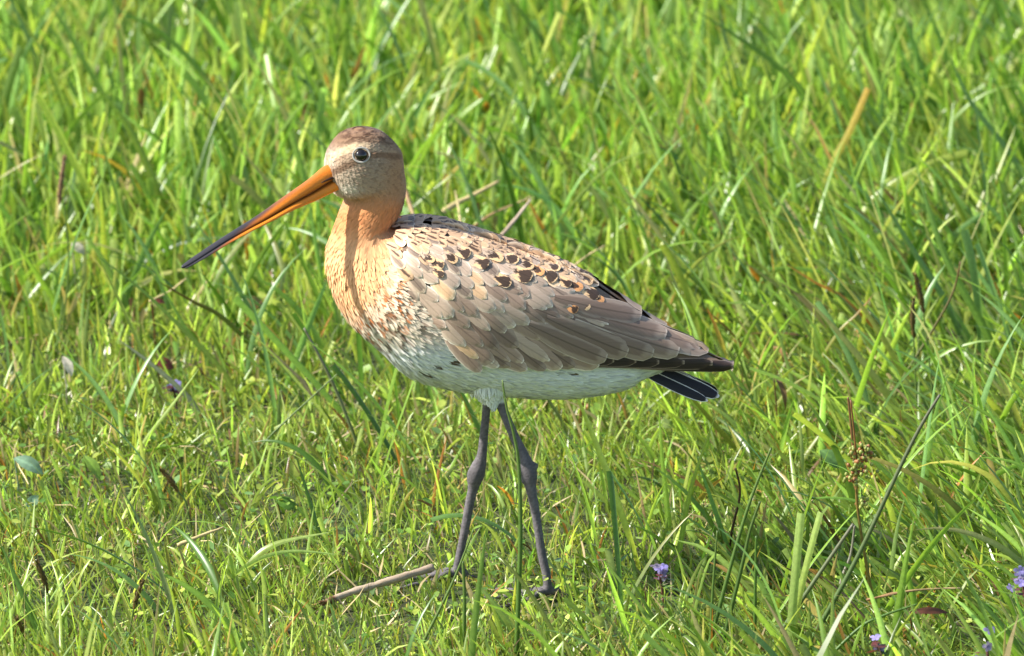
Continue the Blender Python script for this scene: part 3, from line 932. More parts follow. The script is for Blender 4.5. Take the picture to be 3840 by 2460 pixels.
def feather_mat(name, centre, edge, fringe, e0=0.72, e1=0.92, shaft=0.0, tooth=0.0, tooth_f=3.0, blot=None, rough=0.62, jamp=0.34):
    """vane with a centre colour, an outer colour, a pale fringe, an optional dark shaft and toothed inner edge"""
    m, nt, bs, out = new_mat(name)
    uvn = N(nt, 'ShaderNodeUVMap', uv_map='uv')
    s = N(nt, 'ShaderNodeSeparateXYZ'); nt.links.new(uvn.outputs[0], s.inputs[0])
    a = math_node(nt, 'ABSOLUTE', math_node(nt, 'MULTIPLY_ADD', s.outputs[0], 2.0, -1.0))
    v = s.outputs[1]
    oi = N(nt, 'ShaderNodeObjectInfo')
    no = N(nt, 'ShaderNodeTexNoise'); no.inputs['Scale'].default_value = 5.0; no.inputs['Detail'].default_value = 4
    mp = N(nt, 'ShaderNodeMapping'); mp.inputs['Scale'].default_value = (1.6, 1.0, 1)
    nt.links.new(uvn.outputs[0], mp.inputs['Vector'])
    cb = N(nt, 'ShaderNodeCombineXYZ'); nt.links.new(math_node(nt, 'MULTIPLY', oi.outputs['Random'], 50.0), cb.inputs[2])
    nt.links.new(cb.outputs[0], mp.inputs['Location'])
    nt.links.new(mp.outputs[0], no.inputs['Vector'])
    jit = math_node(nt, 'MULTIPLY_ADD', no.outputs[0], jamp, -0.5 * jamp)
    tipd = math_node(nt, 'MULTIPLY_ADD', v, 4.0, -3.02)          # 0 at v=.755 .. ~1 at the tip
    e = math_node(nt, 'MAXIMUM', a, math_node(nt, 'MAXIMUM', tipd, 0.0))
    ej = math_node(nt, 'ADD', e, jit)
    inner = ej
    if tooth:
        wv = math_node(nt, 'SINE', math_node(nt, 'ADD', math_node(nt, 'MULTIPLY', v, tooth_f * 6.283), math_node(nt, 'MULTIPLY', oi.outputs['Random'], 6.0)))
        inner = math_node(nt, 'MULTIPLY_ADD', wv, tooth, ej)
    r1 = N(nt, 'ShaderNodeMapRange', interpolation_type='SMOOTHSTEP'); r1.inputs[1].default_value = e0 - 0.14; r1.inputs[2].default_value = e0 + 0.10
    nt.links.new(inner, r1.inputs[0])
    if blot is not None:                                        # the dark blotch fills only the outer half of the vane
        rb = N(nt, 'ShaderNodeMapRange', interpolation_type='SMOOTHSTEP'); rb.inputs[1].default_value = 0.30; rb.inputs[2].default_value = 0.46
        nt.links.new(math_node(nt, 'ADD', v, jit), rb.inputs[0])
        centre_c = mixcol(nt, rb.outputs[0], tuple(lin(blot)), centre)
        edge_c = mixcol(nt, rb.outputs[0], tuple(lin(blot)), edge)
    else:
        centre_c, edge_c = centre, edge
    c = mixcol(nt, r1.outputs[0], centre_c, edge_c)
    r2 = N(nt, 'ShaderNodeMapRange', interpolation_type='SMOOTHSTEP'); r2.inputs[1].default_value = e1 - 0.05; r2.inputs[2].default_value = e1 + 0.07
    nt.links.new(math_node(nt, 'MULTIPLY_ADD', jit, 0.4, e), r2.inputs[0])
    c = mixcol(nt, r2.outputs[0], c, fringe)
    if shaft:
        r3 = N(nt, 'ShaderNodeMapRange'); r3.inputs[1].default_value = 0.09; r3.inputs[2].default_value = 0.03
        nt.links.new(a, r3.inputs[0])
        c = mixcol(nt, math_node(nt, 'MULTIPLY', r3.outputs[0], shaft), c, tuple(np.array(centre) * 0.35))
    # fine barbs, slanting off the shaft
    wv2 = N(nt, 'ShaderNodeTexNoise'); wv2.inputs['Scale'].default_value = 1.0; wv2.inputs['Detail'].default_value = 3
    cb2 = N(nt, 'ShaderNodeCombineXYZ')
    nt.links.new(math_node(nt, 'MULTIPLY', math_node(nt, 'MULTIPLY_ADD', a, -0.32, v), 46.0), cb2.inputs[0])
    nt.links.new(math_node(nt, 'MULTIPLY', s.outputs[0], 2.0), cb2.inputs[1])
    nt.links.new(math_node(nt, 'MULTIPLY', oi.outputs['Random'], 90.0), cb2.inputs[2])
    nt.links.new(cb2.outputs[0], wv2.inputs['Vector'])
    hs = N(nt, 'ShaderNodeHueSaturation'); nt.links.new(c, hs.inputs['Color'])
    val = math_node(nt, 'MULTIPLY_ADD', wv2.outputs[0], 0.5, 0.62)
    val = math_node(nt, 'ADD', val, math_node(nt, 'MULTIPLY_ADD', oi.outputs['Random'], 0.28, 0.25))
    nt.links.new(val, hs.inputs['Value'])
    nt.links.new(hs.outputs[0], bs.inputs['Base Color'])
    bs.inputs['Roughness'].default_value = rough
    bs.inputs['Specular IOR Level'].default_value = 0.22
    bp = N(nt, 'ShaderNodeBump'); bp.inputs['Strength'].default_value = 0.25; bp.inputs['Distance'].default_value = 0.0003
    nt.links.new(wv2.outputs[0], bp.inputs['Height']); nt.links.new(bp.outputs[0], bs.inputs['Normal'])
    return m


FM = {
    'covert': feather_mat('covert', lin((146, 123, 106)), lin((168, 146, 128)), lin((216, 202, 184)), 0.62, 0.89, 0.5),
    'pale_covert': feather_mat('pale_covert', lin((168, 146, 127)), lin((188, 168, 148)), lin((224, 211, 194)), 0.6, 0.87, 0.35),
    'tertial': feather_mat('tertial', lin((122, 102, 88)), lin((148, 128, 112)), lin((190, 173, 155)), 0.6, 0.94, 0.6),
    'primary': feather_mat('primary', lin((52, 42, 38)), lin((62, 50, 44)), lin((150, 130, 114)), 0.7, 0.92, 0.5, rough=0.5),
    'scapular': feather_mat('scapular', lin((66, 52, 43)), lin((210, 172, 128)), lin((232, 208, 170)), 0.70, 0.99, 0.4, 0.34, 1.3, blot=(176, 152, 130), jamp=1.3),
    'rufous': feather_mat('rufous', lin((74, 56, 44)), lin((208, 146, 94)), lin((228, 192, 150)), 0.52, 0.97, 0.5, 0.34, 1.6, blot=(206, 150, 100), jamp=1.1),
    'grey_scapular': feather_mat('grey_scapular', lin((130, 112, 98)), lin((182, 160, 138)), lin((222, 206, 182)), 0.55, 0.9, 0.6),
    'mantle': feather_mat('mantle', lin((92, 72, 58)), lin((184, 150, 118)), lin((200, 170, 138)), 0.24, 0.9, 0.8),
    'buff': feather_mat('buff', lin((194, 158, 122)), lin((212, 180, 144)), lin((228, 206, 178)), 0.5, 0.85, 0.3),
    'tail': feather_mat('tail', lin((34, 33, 38)), lin((38, 37, 42)), lin((206, 202, 200)), 0.7, 0.86, 0.2, rough=0.45),
}
FEATHERS = []


def feather(xr, yr, xt, yt, W, mat, h0, h1, kind='wing', tip=0.30, nl=8, blunt=0.5):
    """vane from root to tip (photo units), lying on the wing surface; returns V, F, uv"""
    d = np.array([xt - xr, yt - yr], float); L = np.hypot(*d); d /= L
    nrm = np.array([-d[1], d[0]])
    b = np.array([0, 0.15, 0.35, 0.55, 0.72, 0.84, 0.93, 1.0]) if nl == 8 else np.linspace(0, 1, nl)
    prof = np.interp(b, [0, 0.15, 0.35, 0.55], [0.35, 0.72, 0.95, 1.0])
    k = np.clip((b - (1 - tip)) / tip, 0, 1)
    prof = prof * np.sqrt(np.clip(1 - k ** 2 * 0.985, 0.0, 1)) ** blunt
    a = np.array([-1, -0.5, 0.0, 0.5, 1.0])
    bend = 0.05 * L * (b - b ** 2)
    X = xr + d[0] * b[:, None] * L + nrm[0] * (a[None] * prof[:, None] * W / 2 + bend[:, None])
    Yy = yr + d[1] * b[:, None] * L + nrm[1] * (a[None] * prof[:, None] * W / 2 + bend[:, None])
    if kind == 'tail':
        S = at(X, Yy, tail_Y(X, Yy)); n_ = np.broadcast_to(np.array([0.1, -0.97, 0.2]), S.shape)
    else:
        S = wing_pt(X, Yy); n_ = wing_n(X, Yy)
    h = (h0 + (h1 - h0) * b)[:, None] + 0.0005 * (W / 40.0) * (1 - a[None] ** 2) - 0.0002
    V = (S + n_ * h[..., None]).reshape(-1, 3)
    uv_ = np.stack([np.broadcast_to((a * 0.5 + 0.5)[None], X.shape), np.broadcast_to(b[:, None], X.shape)], -1).reshape(-1, 2)
    FEATHERS.append((V, grid_faces(len(b), 5, False), uv_, mat, kind))


def row(tips, n, a0, a1, L0, L1, W0, W1, mats, probs, h, jit=1.7):
    tips = np.array(tips, float)
    s = np.concatenate([[0], np.cumsum(np.hypot(*np.diff(tips, axis=0).T))]); s /= s[-1]
    for i in range(n):
        t = (i + 0.5) / n + rng.normal(0, 0.12) / n * jit
        t = min(max(t, 0), 1)
        x = np.interp(t, s, tips[:, 0]) + rng.normal(0, 3) * jit; y = np.interp(t, s, tips[:, 1]) + rng.normal(0, 3) * jit
        an = math.radians(a0 + (a1 - a0) * t + rng.normal(0, 4) * jit)
        L = (L0 + (L1 - L0) * t) * rng.uniform(0.9, 1.2); W = (W0 + (W1 - W0) * t) * rng.uniform(0.9, 1.2) * (1.35 if W0 < 20 else 1.08)
        m = mats[rng.choice(len(mats), p=np.array(probs) / sum(probs))]
        feather(x - L * math.cos(an), y - L * math.sin(an), x, y, W, m, h, h + 0.0009 * min(1.0, L / 60), tip=rng.uniform(0.4, 0.66), blunt=rng.uniform(0.7, 1.4))


# primaries: long dark flight feathers along the lower edge, shorter ones on top
for i, (tx, ty) in enumerate([(1722, 859), (1672, 853), (1606, 850), (1546, 849), (1492, 846), (1440, 844)]):
    feather(tx - 330 + 20 * i, 846 - i, tx, ty, 27 - i * 0.4, 'primary', 0.0002 + 0.00015 * i, 0.0006 + 0.00018 * i, tip=0.16)
# tertials and the long inner feathers, lowest first
for i, (xr, yr, xt, yt, W) in enumerate([(1400, 742, 1662, 826, 44), (1380, 730, 1640, 818, 52), (1340, 742, 1590, 826, 54), (1330, 720, 1560, 790, 56), (1310, 752, 1530, 828, 56),
                                         (1300, 700, 1500, 748, 52), (1280, 745, 1470, 825, 58), (1240, 760, 1420, 838, 56)]):
    feather(xr, yr, xt, yt, W, 'tertial', 0.0009 + 0.00012 * i, 0.0018 + 0.00012 * i, tip=0.26)
H_ROW = 0.0006
gc = ['covert', 'tertial', 'pale_covert', 'buff']
row([(1120, 862), (1240, 862), (1340, 858), (1430, 846)], 9, 42, 20, 120, 170, 42, 50, gc, [0.5, 0.3, 0.15, 0.05], H_ROW)
row([(1098, 842), (1190, 848), (1300, 840), (1400, 812), (1470, 800)], 9, 44, 23, 110, 160, 46, 56, gc, [0.5, 0.2, 0.25, 0.05], H_ROW)
row([(1075, 808), (1170, 812), (1290, 800), (1390, 772), (1440, 760)], 9, 44, 25, 100, 140, 46, 54, gc, [0.5, 0.1, 0.35, 0.05], H_ROW)
row([(1048, 772), (1150, 774), (1270, 762), (1370, 738)], 9, 44, 27, 92, 118, 46, 52, gc, [0.5, 0.02, 0.42, 0.06], H_ROW)
row([(1012, 738), (1130, 736), (1250, 728), (1350, 714)], 10, 44, 28, 84, 106, 42, 50, ['covert', 'pale_covert', 'buff'], [0.45, 0.48, 0.07], H_ROW)
row([(975, 706), (1090, 700), (1210, 698), (1310, 694), (1425, 722)], 12, 46, 30, 66, 92, 36, 46, ['covert', 'pale_covert', 'buff', 'grey_scapular'], [0.30, 0.40, 0.1, 0.20], H_ROW)
row([(950, 680), (1060, 672), (1180, 670), (1290, 672), (1400, 704)], 13, 46, 30, 58, 84, 32, 42, ['covert', 'pale_covert', 'buff', 'grey_scapular'], [0.2, 0.34, 0.18, 0.28], H_ROW)
sc = ['grey_scapular', 'buff', 'pale_covert', 'mantle']
row([(940, 652), (1030, 642), (1150, 642), (1270, 654), (1385, 690)], 15, 44, 30, 48, 76, 27, 38, sc, [0.36, 0.28, 0.26, 0.1], H_ROW)
row([(938, 626), (1010, 616), (1130, 616), (1250, 632), (1370, 676)], 17, 40, 30, 42, 66, 23, 34, sc, [0.34, 0.28, 0.18, 0.2], H_ROW)
row([(938, 604), (1000, 596), (1110, 598), (1230, 616), (1345, 656)], 19, 34, 30, 36, 56, 18, 28, sc, [0.28, 0.22, 0.1, 0.4], H_ROW)
row([(935, 585), (1000, 578), (1100, 582), (1210, 602), (1325, 640)], 22, 30, 30, 32, 46, 14, 22, ['mantle', 'grey_scapular', 'buff'], [0.66, 0.16, 0.18], H_ROW)
row([(935, 569), (1000, 562), (1095, 568), (1190, 590), (1300, 626)], 24, 24, 28, 28, 40, 12, 18, ['mantle', 'scapular', 'buff'], [0.78, 0.04, 0.18], H_ROW)
row([(938, 553), (1000, 547), (1080, 553), (1170, 578), (1270, 612)], 24, 18, 26, 27, 38, 11, 17, ['mantle', 'buff'], [0.82, 0.18], H_ROW)
row([(943, 540), (1000, 535), (1070, 543), (1150, 568), (1240, 601)], 22, 8, 24, 26, 36, 11, 16, ['mantle', 'buff'], [0.8, 0.2], H_ROW)
row([(948, 532), (1000, 528), (1060, 537), (1140, 565), (1240, 600), (1340, 641), (1400, 675)], 26, 4, 32, 26, 44, 12, 20, ['mantle', 'buff', 'grey_scapular'], [0.7, 0.15, 0.15], H_ROW)
# the blotched feathers that show black or orange, where the photograph shows them
for (bx, by_, k, mt) in [(1027, 621, 0.9, 'scapular'), (1030, 640, 0.7, 'scapular'), (1009, 609, 0.7, 'scapular'), (1087, 597, 0.9, 'scapular'), (1162, 606, 1.0, 'scapular'), (1129, 620, 1.1, 'scapular'),
                         (1177, 660, 1.25, 'scapular'), (1226, 648, 1.2, 'scapular'), (1289, 651, 1.1, 'scapular'), (1237, 627, 0.9, 'scapular'), (1382, 689, 1.3, 'scapular'), (1346, 675, 1.1, 'rufous'),
                         (1340, 722, 1.0, 'rufous'), (1365, 716, 1.0, 'scapular'), (1374, 661, 1.0, 'scapular'), (1396, 704, 0.9, 'rufous'), (1320, 665, 1.0, 'scapular'), (1060, 610, 0.7, 'scapular'), (1200, 612, 0.8, 'scapular'),
                         (1300, 632, 0.8, 'scapular'), (1262, 640, 0.8, 'rufous')]:
    a_r = math.radians(rng.normal(30, 7)); L = 56 * k * rng.uniform(0.85, 1.2); W = 25 * k * rng.uniform(0.75, 1.15)
    feather(bx - 0.68 * L * math.cos(a_r), by_ - 0.68 * L * math.sin(a_r), bx + 0.32 * L * math.cos(a_r), by_ + 0.32 * L * math.sin(a_r), W, mt, 0.0010, 0.0023)

wing = None
# the shell that carries the feathers
xs = np.linspace(945, 1716, 70)
vsn = np.linspace(0.0, 1.0, 18)
tY = np.interp(xs, WX, WT)[:, None]; lY = np.interp(xs, LX, LY)[:, None]
yy = (tY + 1.5) * (1 - vsn[None]) + (lY - 2) * vsn[None]
xx = np.broadcast_to(xs[:, None], yy.shape)
Sh = wing_pt(xx, yy)
inner = Sh.copy(); inner[..., 1] = inner[..., 1] * 0.8 + 0.0008
shellV = np.concatenate([Sh.reshape(-1, 3), inner.reshape(-1, 3)])
g0 = grid_faces(70, 18, False)
shellF = np.concatenate([g0, g0[:, ::-1] + 70 * 18])
shc = np.broadcast_to(lin((118, 98, 82)), (len(shellV), 3))
wing = bpart('wing', np_mesh('wing', shellV, shellF, shc), M_BODY, label='folded brown and grey wing on the side towards the camera')
far_parts = {}
tail = obj('tail', None, parent=bird, label='short black tail with white feather edges')
for i, (tx, ty, xr, yr, W) in enumerate([(1640, 905, 1490, 842, 34), (1688, 931, 1498, 848, 36), (1661, 941, 1486, 858, 25)]):
    feather(xr, yr, tx, ty, W, 'tail', 0.0006 * i, 0.0008 * i, kind='tail', tip=0.34, blunt=0.9)
for V, F, uv_, mt, kind in FEATHERS:
    me = np_mesh('feather', V, F, uvs=uv_)
    bpart('feather', me, FM[mt], tail if kind == 'tail' else wing)
# the wing and tail half on the side away from the camera: the same feathers, mirrored, in one mesh
order = list(FM)
Vs, Fs, us, mi, o = [], [], [], [], 0
for V, F, uv_, mt, kind in FEATHERS:
    V = V.copy(); V[:, 1] *= -1
    Vs.append(V); Fs.append(F[:, ::-1] + o); us.append(uv_); mi += [order.index(mt)] * len(F); o += len(V)
me = np_mesh('far_wing', np.concatenate(Vs), np.concatenate(Fs), uvs=np.concatenate(us))
me.polygons.foreach_set('material_index', np.array(mi, np.int32))
fs = shellV.copy(); fs[:, 1] *= -1
fw = bpart('wing', np_mesh('wing', fs, shellF[:, ::-1], shc), M_BODY)
bpart('feather_cover', me, [FM[k] for k in order], fw, kind='stuff')


# ------------------------------------------------------------------ single blades, stalks, seed heads, leaves and flowers
GR = lambda r, g, b: np.array([r, g, b])


def base_points(pts, h0, drift=0.0):
    """photo points (3840 px, root first) -> world points in an upright plane through the root, plus the root on the soil"""
    pts = np.array(pts, float) / K
    g = ground(pts[0, 0], pts[0, 1], h0)
    Y = g[1] + np.linspace(0, drift, len(pts))
    W_ = at(pts[:, 0], pts[:, 1], Y)
    if h0 > 0.001:
        d = W_[0] - W_[1]; d /= abs(d[2]) + 0.35 * np.linalg.norm(d)
        r = W_[0] + d * h0; r[2] = -0.002
        W_ = np.concatenate([[r], W_])
    return W_


def local(name, V, F, C, origin, mat, parent=None, **kw):
    o = obj(name, np_mesh(name, V - origin, F, C), mat, parent, **kw)
    if parent is None:
        o.location = origin.tolist()
    return o


def ribbon(pts, w, c0, c1, label, h0=None, drift=0.0, cut=False, face=0.2, name='grass_leaf', cat='grass', group='single long grass leaves', mat=None, ctip=None):
    if h0 is None:                                            # the part that shows starts above the surrounding turf
        h0 = 0.055 if pts[0][1] < 700 else 0.042 if pts[0][1] < 1100 else (0.034 if pts[0][0] > 2500 else 0.020)
    P_ = catmull(base_points(pts, h0, drift), 16)
    n = len(P_)
    T = np.gradient(P_, axis=0); T /= np.linalg.norm(T, axis=1)[:, None]
    Vw = P_ - CAM; Vw = np.array([0.25 * math.sin(face * 7), 1.0, -0.2])
    S = np.cross(T, Vw); S /= np.linalg.norm(S, axis=1)[:, None]
    Nn = np.cross(S, T)
    s = np.linspace(0, 1, n)
    ang = face + 0.5 * (s - 0.5)
    S2 = S * np.cos(ang)[:, None] + Nn * np.sin(ang)[:, None]; N2 = np.cross(T, S2)
    prof = (0.6 + 0.4 * np.minimum(1, s / 0.2)) * (np.ones(n) if cut else (1 - s ** 2.4 * 0.97))
    hw = 0.5 * w / PPM * prof
    a = np.array([-1, -0.5, 0, 0.5, 1.0])
    V = P_[:, None] + S2[:, None] * (a[None] * hw[:, None])[..., None] - N2[:, None] * ((np.abs(a)[None] * 0.35) * hw[:, None])[..., None]
    col = c0[None] * (1 - s)[:, None] + c1[None] * s[:, None]
    if ctip is not None:
        k = sst(0.7, 0.85, s)[:, None]; col = col * (1 - k) + ctip[None] * k
    col = col[:, None] * np.array([1, 0.93, 1.2, 0.93, 1])[None, :, None] * rng.normal(1, 0.03, (n, 5, 1))
    F = grid_faces(n, 5, False)
    # the back of the leaf: a second skin a fraction of a millimetre behind
    return local(name, V.reshape(-1, 3), F, col.reshape(-1, 3), P_[0], mat or M_GRASS, label=label, category=cat, group=group)


def stalk(pts, r0, r1, c0, c1, label, h0=0.0, drift=0.0, name='rush_stem', cat='stem', group=None, parent=None, mat=None):
    W_ = catmull(base_points(pts, h0, drift), 26)
    rr = np.linspace(r0, r1, 26) / PPM
    V, F = tube(W_, rr, 8)
    k = np.repeat(np.concatenate([[0], np.linspace(0, 1, 26), [1]]), 8)[:, None]
    C = (c0[None] * (1 - k) + c1[None] * k) * rng.normal(1, 0.05, (len(k), 1))
    kw = dict(label=label, category=cat) if parent is None else {}
    if group and parent is None:
        kw['group'] = group
    return local(name, V, F, C, W_[0] if parent is None else np.array(parent.location), mat or M_LEAF, parent, **kw), W_


LEAVES = [
    ([(3080, 470), (2960, 290), (2780, 150), (2590, 30)], 36, G_DEEP, G_BLUE * 0.8, 'broad dark grass leaf slanting from the top edge right of centre', {}),
    ([(3010, 570), (3130, 330), (3240, 110), (3285, 45)], 20, G_YEL, G_FRESH, 'slim grass leaf with a brown fleck leaning right near the top right', {'ctip': G_PALE * 0.9}),
    ([(3110, 640), (3180, 500), (3252, 330)], 32, G_YEL, ORANGE * 0.7 + G_YEL * 0.4, 'wide blunt grass leaf with a yellow brown edge at upper right', {'cut': True}),
    ([(2240, 345), (2215, 200), (2185, 66)], 24, G_DEEP * 1.2, G_BLUE, 'left blade of the upright V of grass above the bird', {}),
    ([(2246, 345), (2290, 220), (2333, 125)], 24, G_FRESH, G_FRESH, 'right blade of the upright V of grass above the bird', {'cut': True}),
    ([(2090, 430), (1985, 240), (1838, 50)], 22, G_FRESH, G_BLUE, 'long grass leaf slanting left at top centre, crossed by a pale blade', {}),
    ([(1850, 600), (1905, 420), (1955, 250)], 24, G_YEL, G_PALE * 0.9, 'pale straight blade crossing the slanting leaf at top centre', {}),
    ([(2075, 860), (2229, 676), (2330, 600), (2455, 558)], 13, G_YEL, G_PALE * 0.9, 'thin arching yellow green blade right above the bird back', {}),
    ([(835, 1395), (735, 1286), (532, 1089), (351, 950)], 26, G_YEL * 0.8, G_BLUE, 'upper of two long parallel leaves below the bill tip, slanting left', {}),
    ([(765, 1335), (697, 1233), (602, 1073), (447, 862)], 18, G_FRESH, G_BLUE * 0.9, 'steeper long leaf ending left of the bill tip', {}),
    ([(705, 1490), (560, 1360), (442, 1272)], 24, GR(0.22, 0.24, 0.16), GR(0.34, 0.34, 0.26), 'greyish fading leaf slanting left in the middle left turf', {}),
    ([(538, 1662), (640, 1525), (746, 1382)], 19, G_YEL, G_PALE, 'pale straight blade leaning right in the middle left turf', {}),
    ([(1150, 1450), (1118, 1414), (985, 1286)], 22, GR(0.25, 0.2, 0.13), GR(0.3, 0.24, 0.17), 'withered grey brown leaf in the grass below the breast', {}),
    ([(850, 1205), (720, 1130), (586, 1052)], 22, G_DEEP * 0.8, BROWN * 0.8, 'dark brownish leaf lying under the long leaves below the bill', {'h0': 0.04}),
    ([(1990, 2470), (1905, 2330), (1839, 2246), (1780, 2182)], 30, G_YEL, G_PALE, 'bright bent yellow green leaf beside the foremost rush stem', {'h0': 0.0}),
    ([(1905, 2470), (1870, 2350), (1836, 2250)], 27, G_FRESH, G_YEL, 'wide fresh green leaf at the bottom edge below the feet', {'h0': 0.0}),
    ([(2970, 2300), (2985, 2110), (3002, 1925)], 32, G_PALE * 0.9, G_PALE, 'left one of two pale cut grass leaves at lower right', {'cut': True, 'face': 0.05}),
    ([(2985, 2290), (3030, 2090), (3075, 1920)], 26, G_YEL, G_PALE, 'right one of two pale cut grass leaves at lower right', {'cut': True}),
    ([(3359, 2360), (3391, 2139), (3428, 1937)], 34, G_FRESH, G_FRESH * 1.1, 'wide upright green leaf at lower right behind the crossing stalks', {}),
    ([(192, 2465), (106, 2283), (0, 2033)], 36, G_DEEP, G_BLUE * 0.8, 'thick blue green leaf leaning out of the left bottom corner', {'h0': 0.0}),
    ([(405, 2465), (360, 2330), (319, 2192)], 20, G_BLUE * 0.6, G_BLUE * 0.8, 'narrow blue green leaf at the bottom edge, left', {'h0': 0.0}),
    ([(680, 2375), (612, 2166), (540, 1990), (458, 1836)], 24, GR(0.25, 0.25, 0.13), GR(0.17, 0.27, 0.10), 'long faded leaf rising left in the lower left turf', {}),
    ([(945, 2105), (1010, 2050), (1091, 2022), (1241, 1995)], 30, G_YEL * 0.8, G_PALE * 0.9, 'upper arched pale leaf left of the feet', {}),
    ([(950, 2110), (1090, 2068), (1270, 2080)], 20, G_PALE, G_PALE * 1.1, 'lower flat pale leaf left of the feet', {}),
    ([(2560, 1995), (2600, 1800), (2690, 1540)], 22, G_FRESH, G_YEL, 'tall light green leaf standing below the tail', {}),
    ([(2500, 1900), (2480, 1700), (2470, 1500)], 26, G_FRESH, G_FRESH, 'broad bright leaf standing under the tail, left of the tall one', {}),
    ([(3135, 1258), (3210, 1180), (3279, 1100)], 14, G_YEL, GR(0.4, 0.2, 0.1), 'thin blade with a reddish tip right of the tail', {'ctip': GR(0.35, 0.13, 0.06)}),
    ([(3178, 1128), (3060, 1060), (2943, 988)], 16, ORANGE * 0.8, ORANGE * 1.1, 'orange dead blade slanting in the grass right of the back', {'cat': 'dry grass'}),
    ([(2720, 1330), (2690, 1240), (2650, 1150)], 26, G_YEL, ORANGE, 'green blade with an orange tip standing above the wing tip', {'ctip': ORANGE * 1.2}),
    ([(3700, 1250), (3560, 1000), (3480, 780), (3440, 640)], 34, G_FRESH, G_BLUE, 'long broad leaf leaning left at the far right', {}),
    ([(3560, 1150), (3420, 930), (3280, 700)], 34, G_BLUE * 0.8, G_BLUE, 'broad blue green leaf leaning left in the right hand tussock', {}),
    ([(3330, 980), (3200, 780), (3120, 610)], 30, G_FRESH, G_FRESH, 'leaning leaf at the left side of the right hand tussock', {}),
    ([(3820, 620), (3640, 380), (3560, 200)], 30, G_BLUE * 0.9, G_BLUE, 'leaning blue green leaf in the upper right corner', {}),
    ([(420, 420), (300, 200), (180, 0)], 34, G_FRESH * 0.9, G_FRESH, 'broad leaf slanting left in the upper left corner', {}),
    ([(880, 460), (720, 230), (560, 90), (450, 60)], 30, G_FRESH * 0.8, G_DEEP * 1.3, 'long arching leaf at upper left', {}),
    ([(560, 640), (450, 430), (330, 300)], 34, G_YEL * 0.8, G_FRESH, 'wide glossy leaf in the left part of the high grass', {}),
    ([(250, 420), (160, 200), (60, 30)], 28, G_FRESH, G_YEL, 'fresh leaf leaning to the top left corner', {}),
    ([(560, 330), (530, 250), (490, 150)], 16, ORANGE, STRAW * 0.8, 'orange dead blade standing in the upper left grass', {'cat': 'dry grass'}),
    ([(920, 280), (910, 140), (890, 5)], 34, G_YEL, G_PALE, 'pale blunt leaf at the top edge, left of centre', {'cut': True}),
    ([(720, 200), (718, 110), (722, 25)], 24, G_PALE * 0.9, G_PALE, 'short pale cut leaf near the top edge, left', {'cut': True}),
]
for pts, w, c0, c1, lab, kw in LEAVES:
    ribbon(pts, w, c0, c1, lab, face=rng.uniform(-0.5, 0.5) if 'face' not in kw else kw.pop('face'), **kw)

# straws lying on the turf --------------------------------------------------
def lying_straw(pts, w, c0, c1, label, z=0.03, name='dry_straw'):
    pts = np.array(pts, float) / K
    g = np.array([ground(a, b, z) for a, b in pts])
    g[:, 1] = np.linspace(g[0, 1], g[0, 1] + 0.25 * (g[-1, 1] - g[0, 1]), len(g))     # rests across the blades, not flat on the soil
    W_ = catmull(at(pts[:, 0], pts[:, 1], g[:, 1]), 14)
    s = np.linspace(0, 1, 14)
    rr = 0.5 * w / PPM * (1 - 0.55 * s ** 2)
    V, F = tube(W_, rr, 6)
    V = V + rng.normal(0, 0.00012, V.shape)
    k = np.repeat(np.concatenate([[0], s, [1]]), 6)[:, None]
    C = (c0[None] * (1 - k) + c1[None] * k) * rng.normal(1, 0.12, (len(k), 1))
    return local(name, V, F, C, W_[0], M_STRAW, label=label, category='straw', group='dry straws caught in the grass')


lying_straw([(1650, 805), (1700, 770), (1770, 735), (1870, 680)], 26, STRAW * 1.1, STRAW, 'thick tan straw lying in the grass behind the bird back', 0.048)
lying_straw([(1775, 850), (1850, 800), (1940, 762), (1995, 735)], 12, BROWN * 1.6, STRAW * 1.1, 'bent thin brown straw behind the back, beside the thick tan one', 0.048)
lying_straw([(1862, 905), (1930, 825), (1990, 748)], 16, GR(0.42, 0.3, 0.22), GR(0.5, 0.4, 0.3), 'pinkish straw leaning right just above the back', 0.048)
lying_straw([(1728, 845), (1718, 770), (1706, 715)], 12, STRAW, STRAW * 0.9, 'short upright straw crossing under the thick tan one', 0.048)
lying_straw([(1515, 700), (1538, 770), (1560, 835)], 22, BROWN * 1.5, STRAW * 0.6, 'brown straw close behind the bird neck', 0.075)
lying_straw([(666, 2045), (750, 2010), (838, 1978)], 16, STRAW, STRAW * 1.2, 'pale straw lying in the lower left turf')
lying_straw([(2150, 1000), (2200, 960), (2270, 920)], 9, STRAW * 1.2, STRAW * 1.1, 'fine pale straw above the wing', 0.045)
lying_straw([(560, 1130), (640, 1090), (700, 1040)], 9, STRAW * 1.1, STRAW * 1.2, 'fine pale straw under the bill tip', 0.038)
lying_straw([(3250, 2250), (3420, 2215), (3600, 2205)], 10, BROWN * 1.6, STRAW * 0.8, 'thin reddish straw at lower right', 0.036)

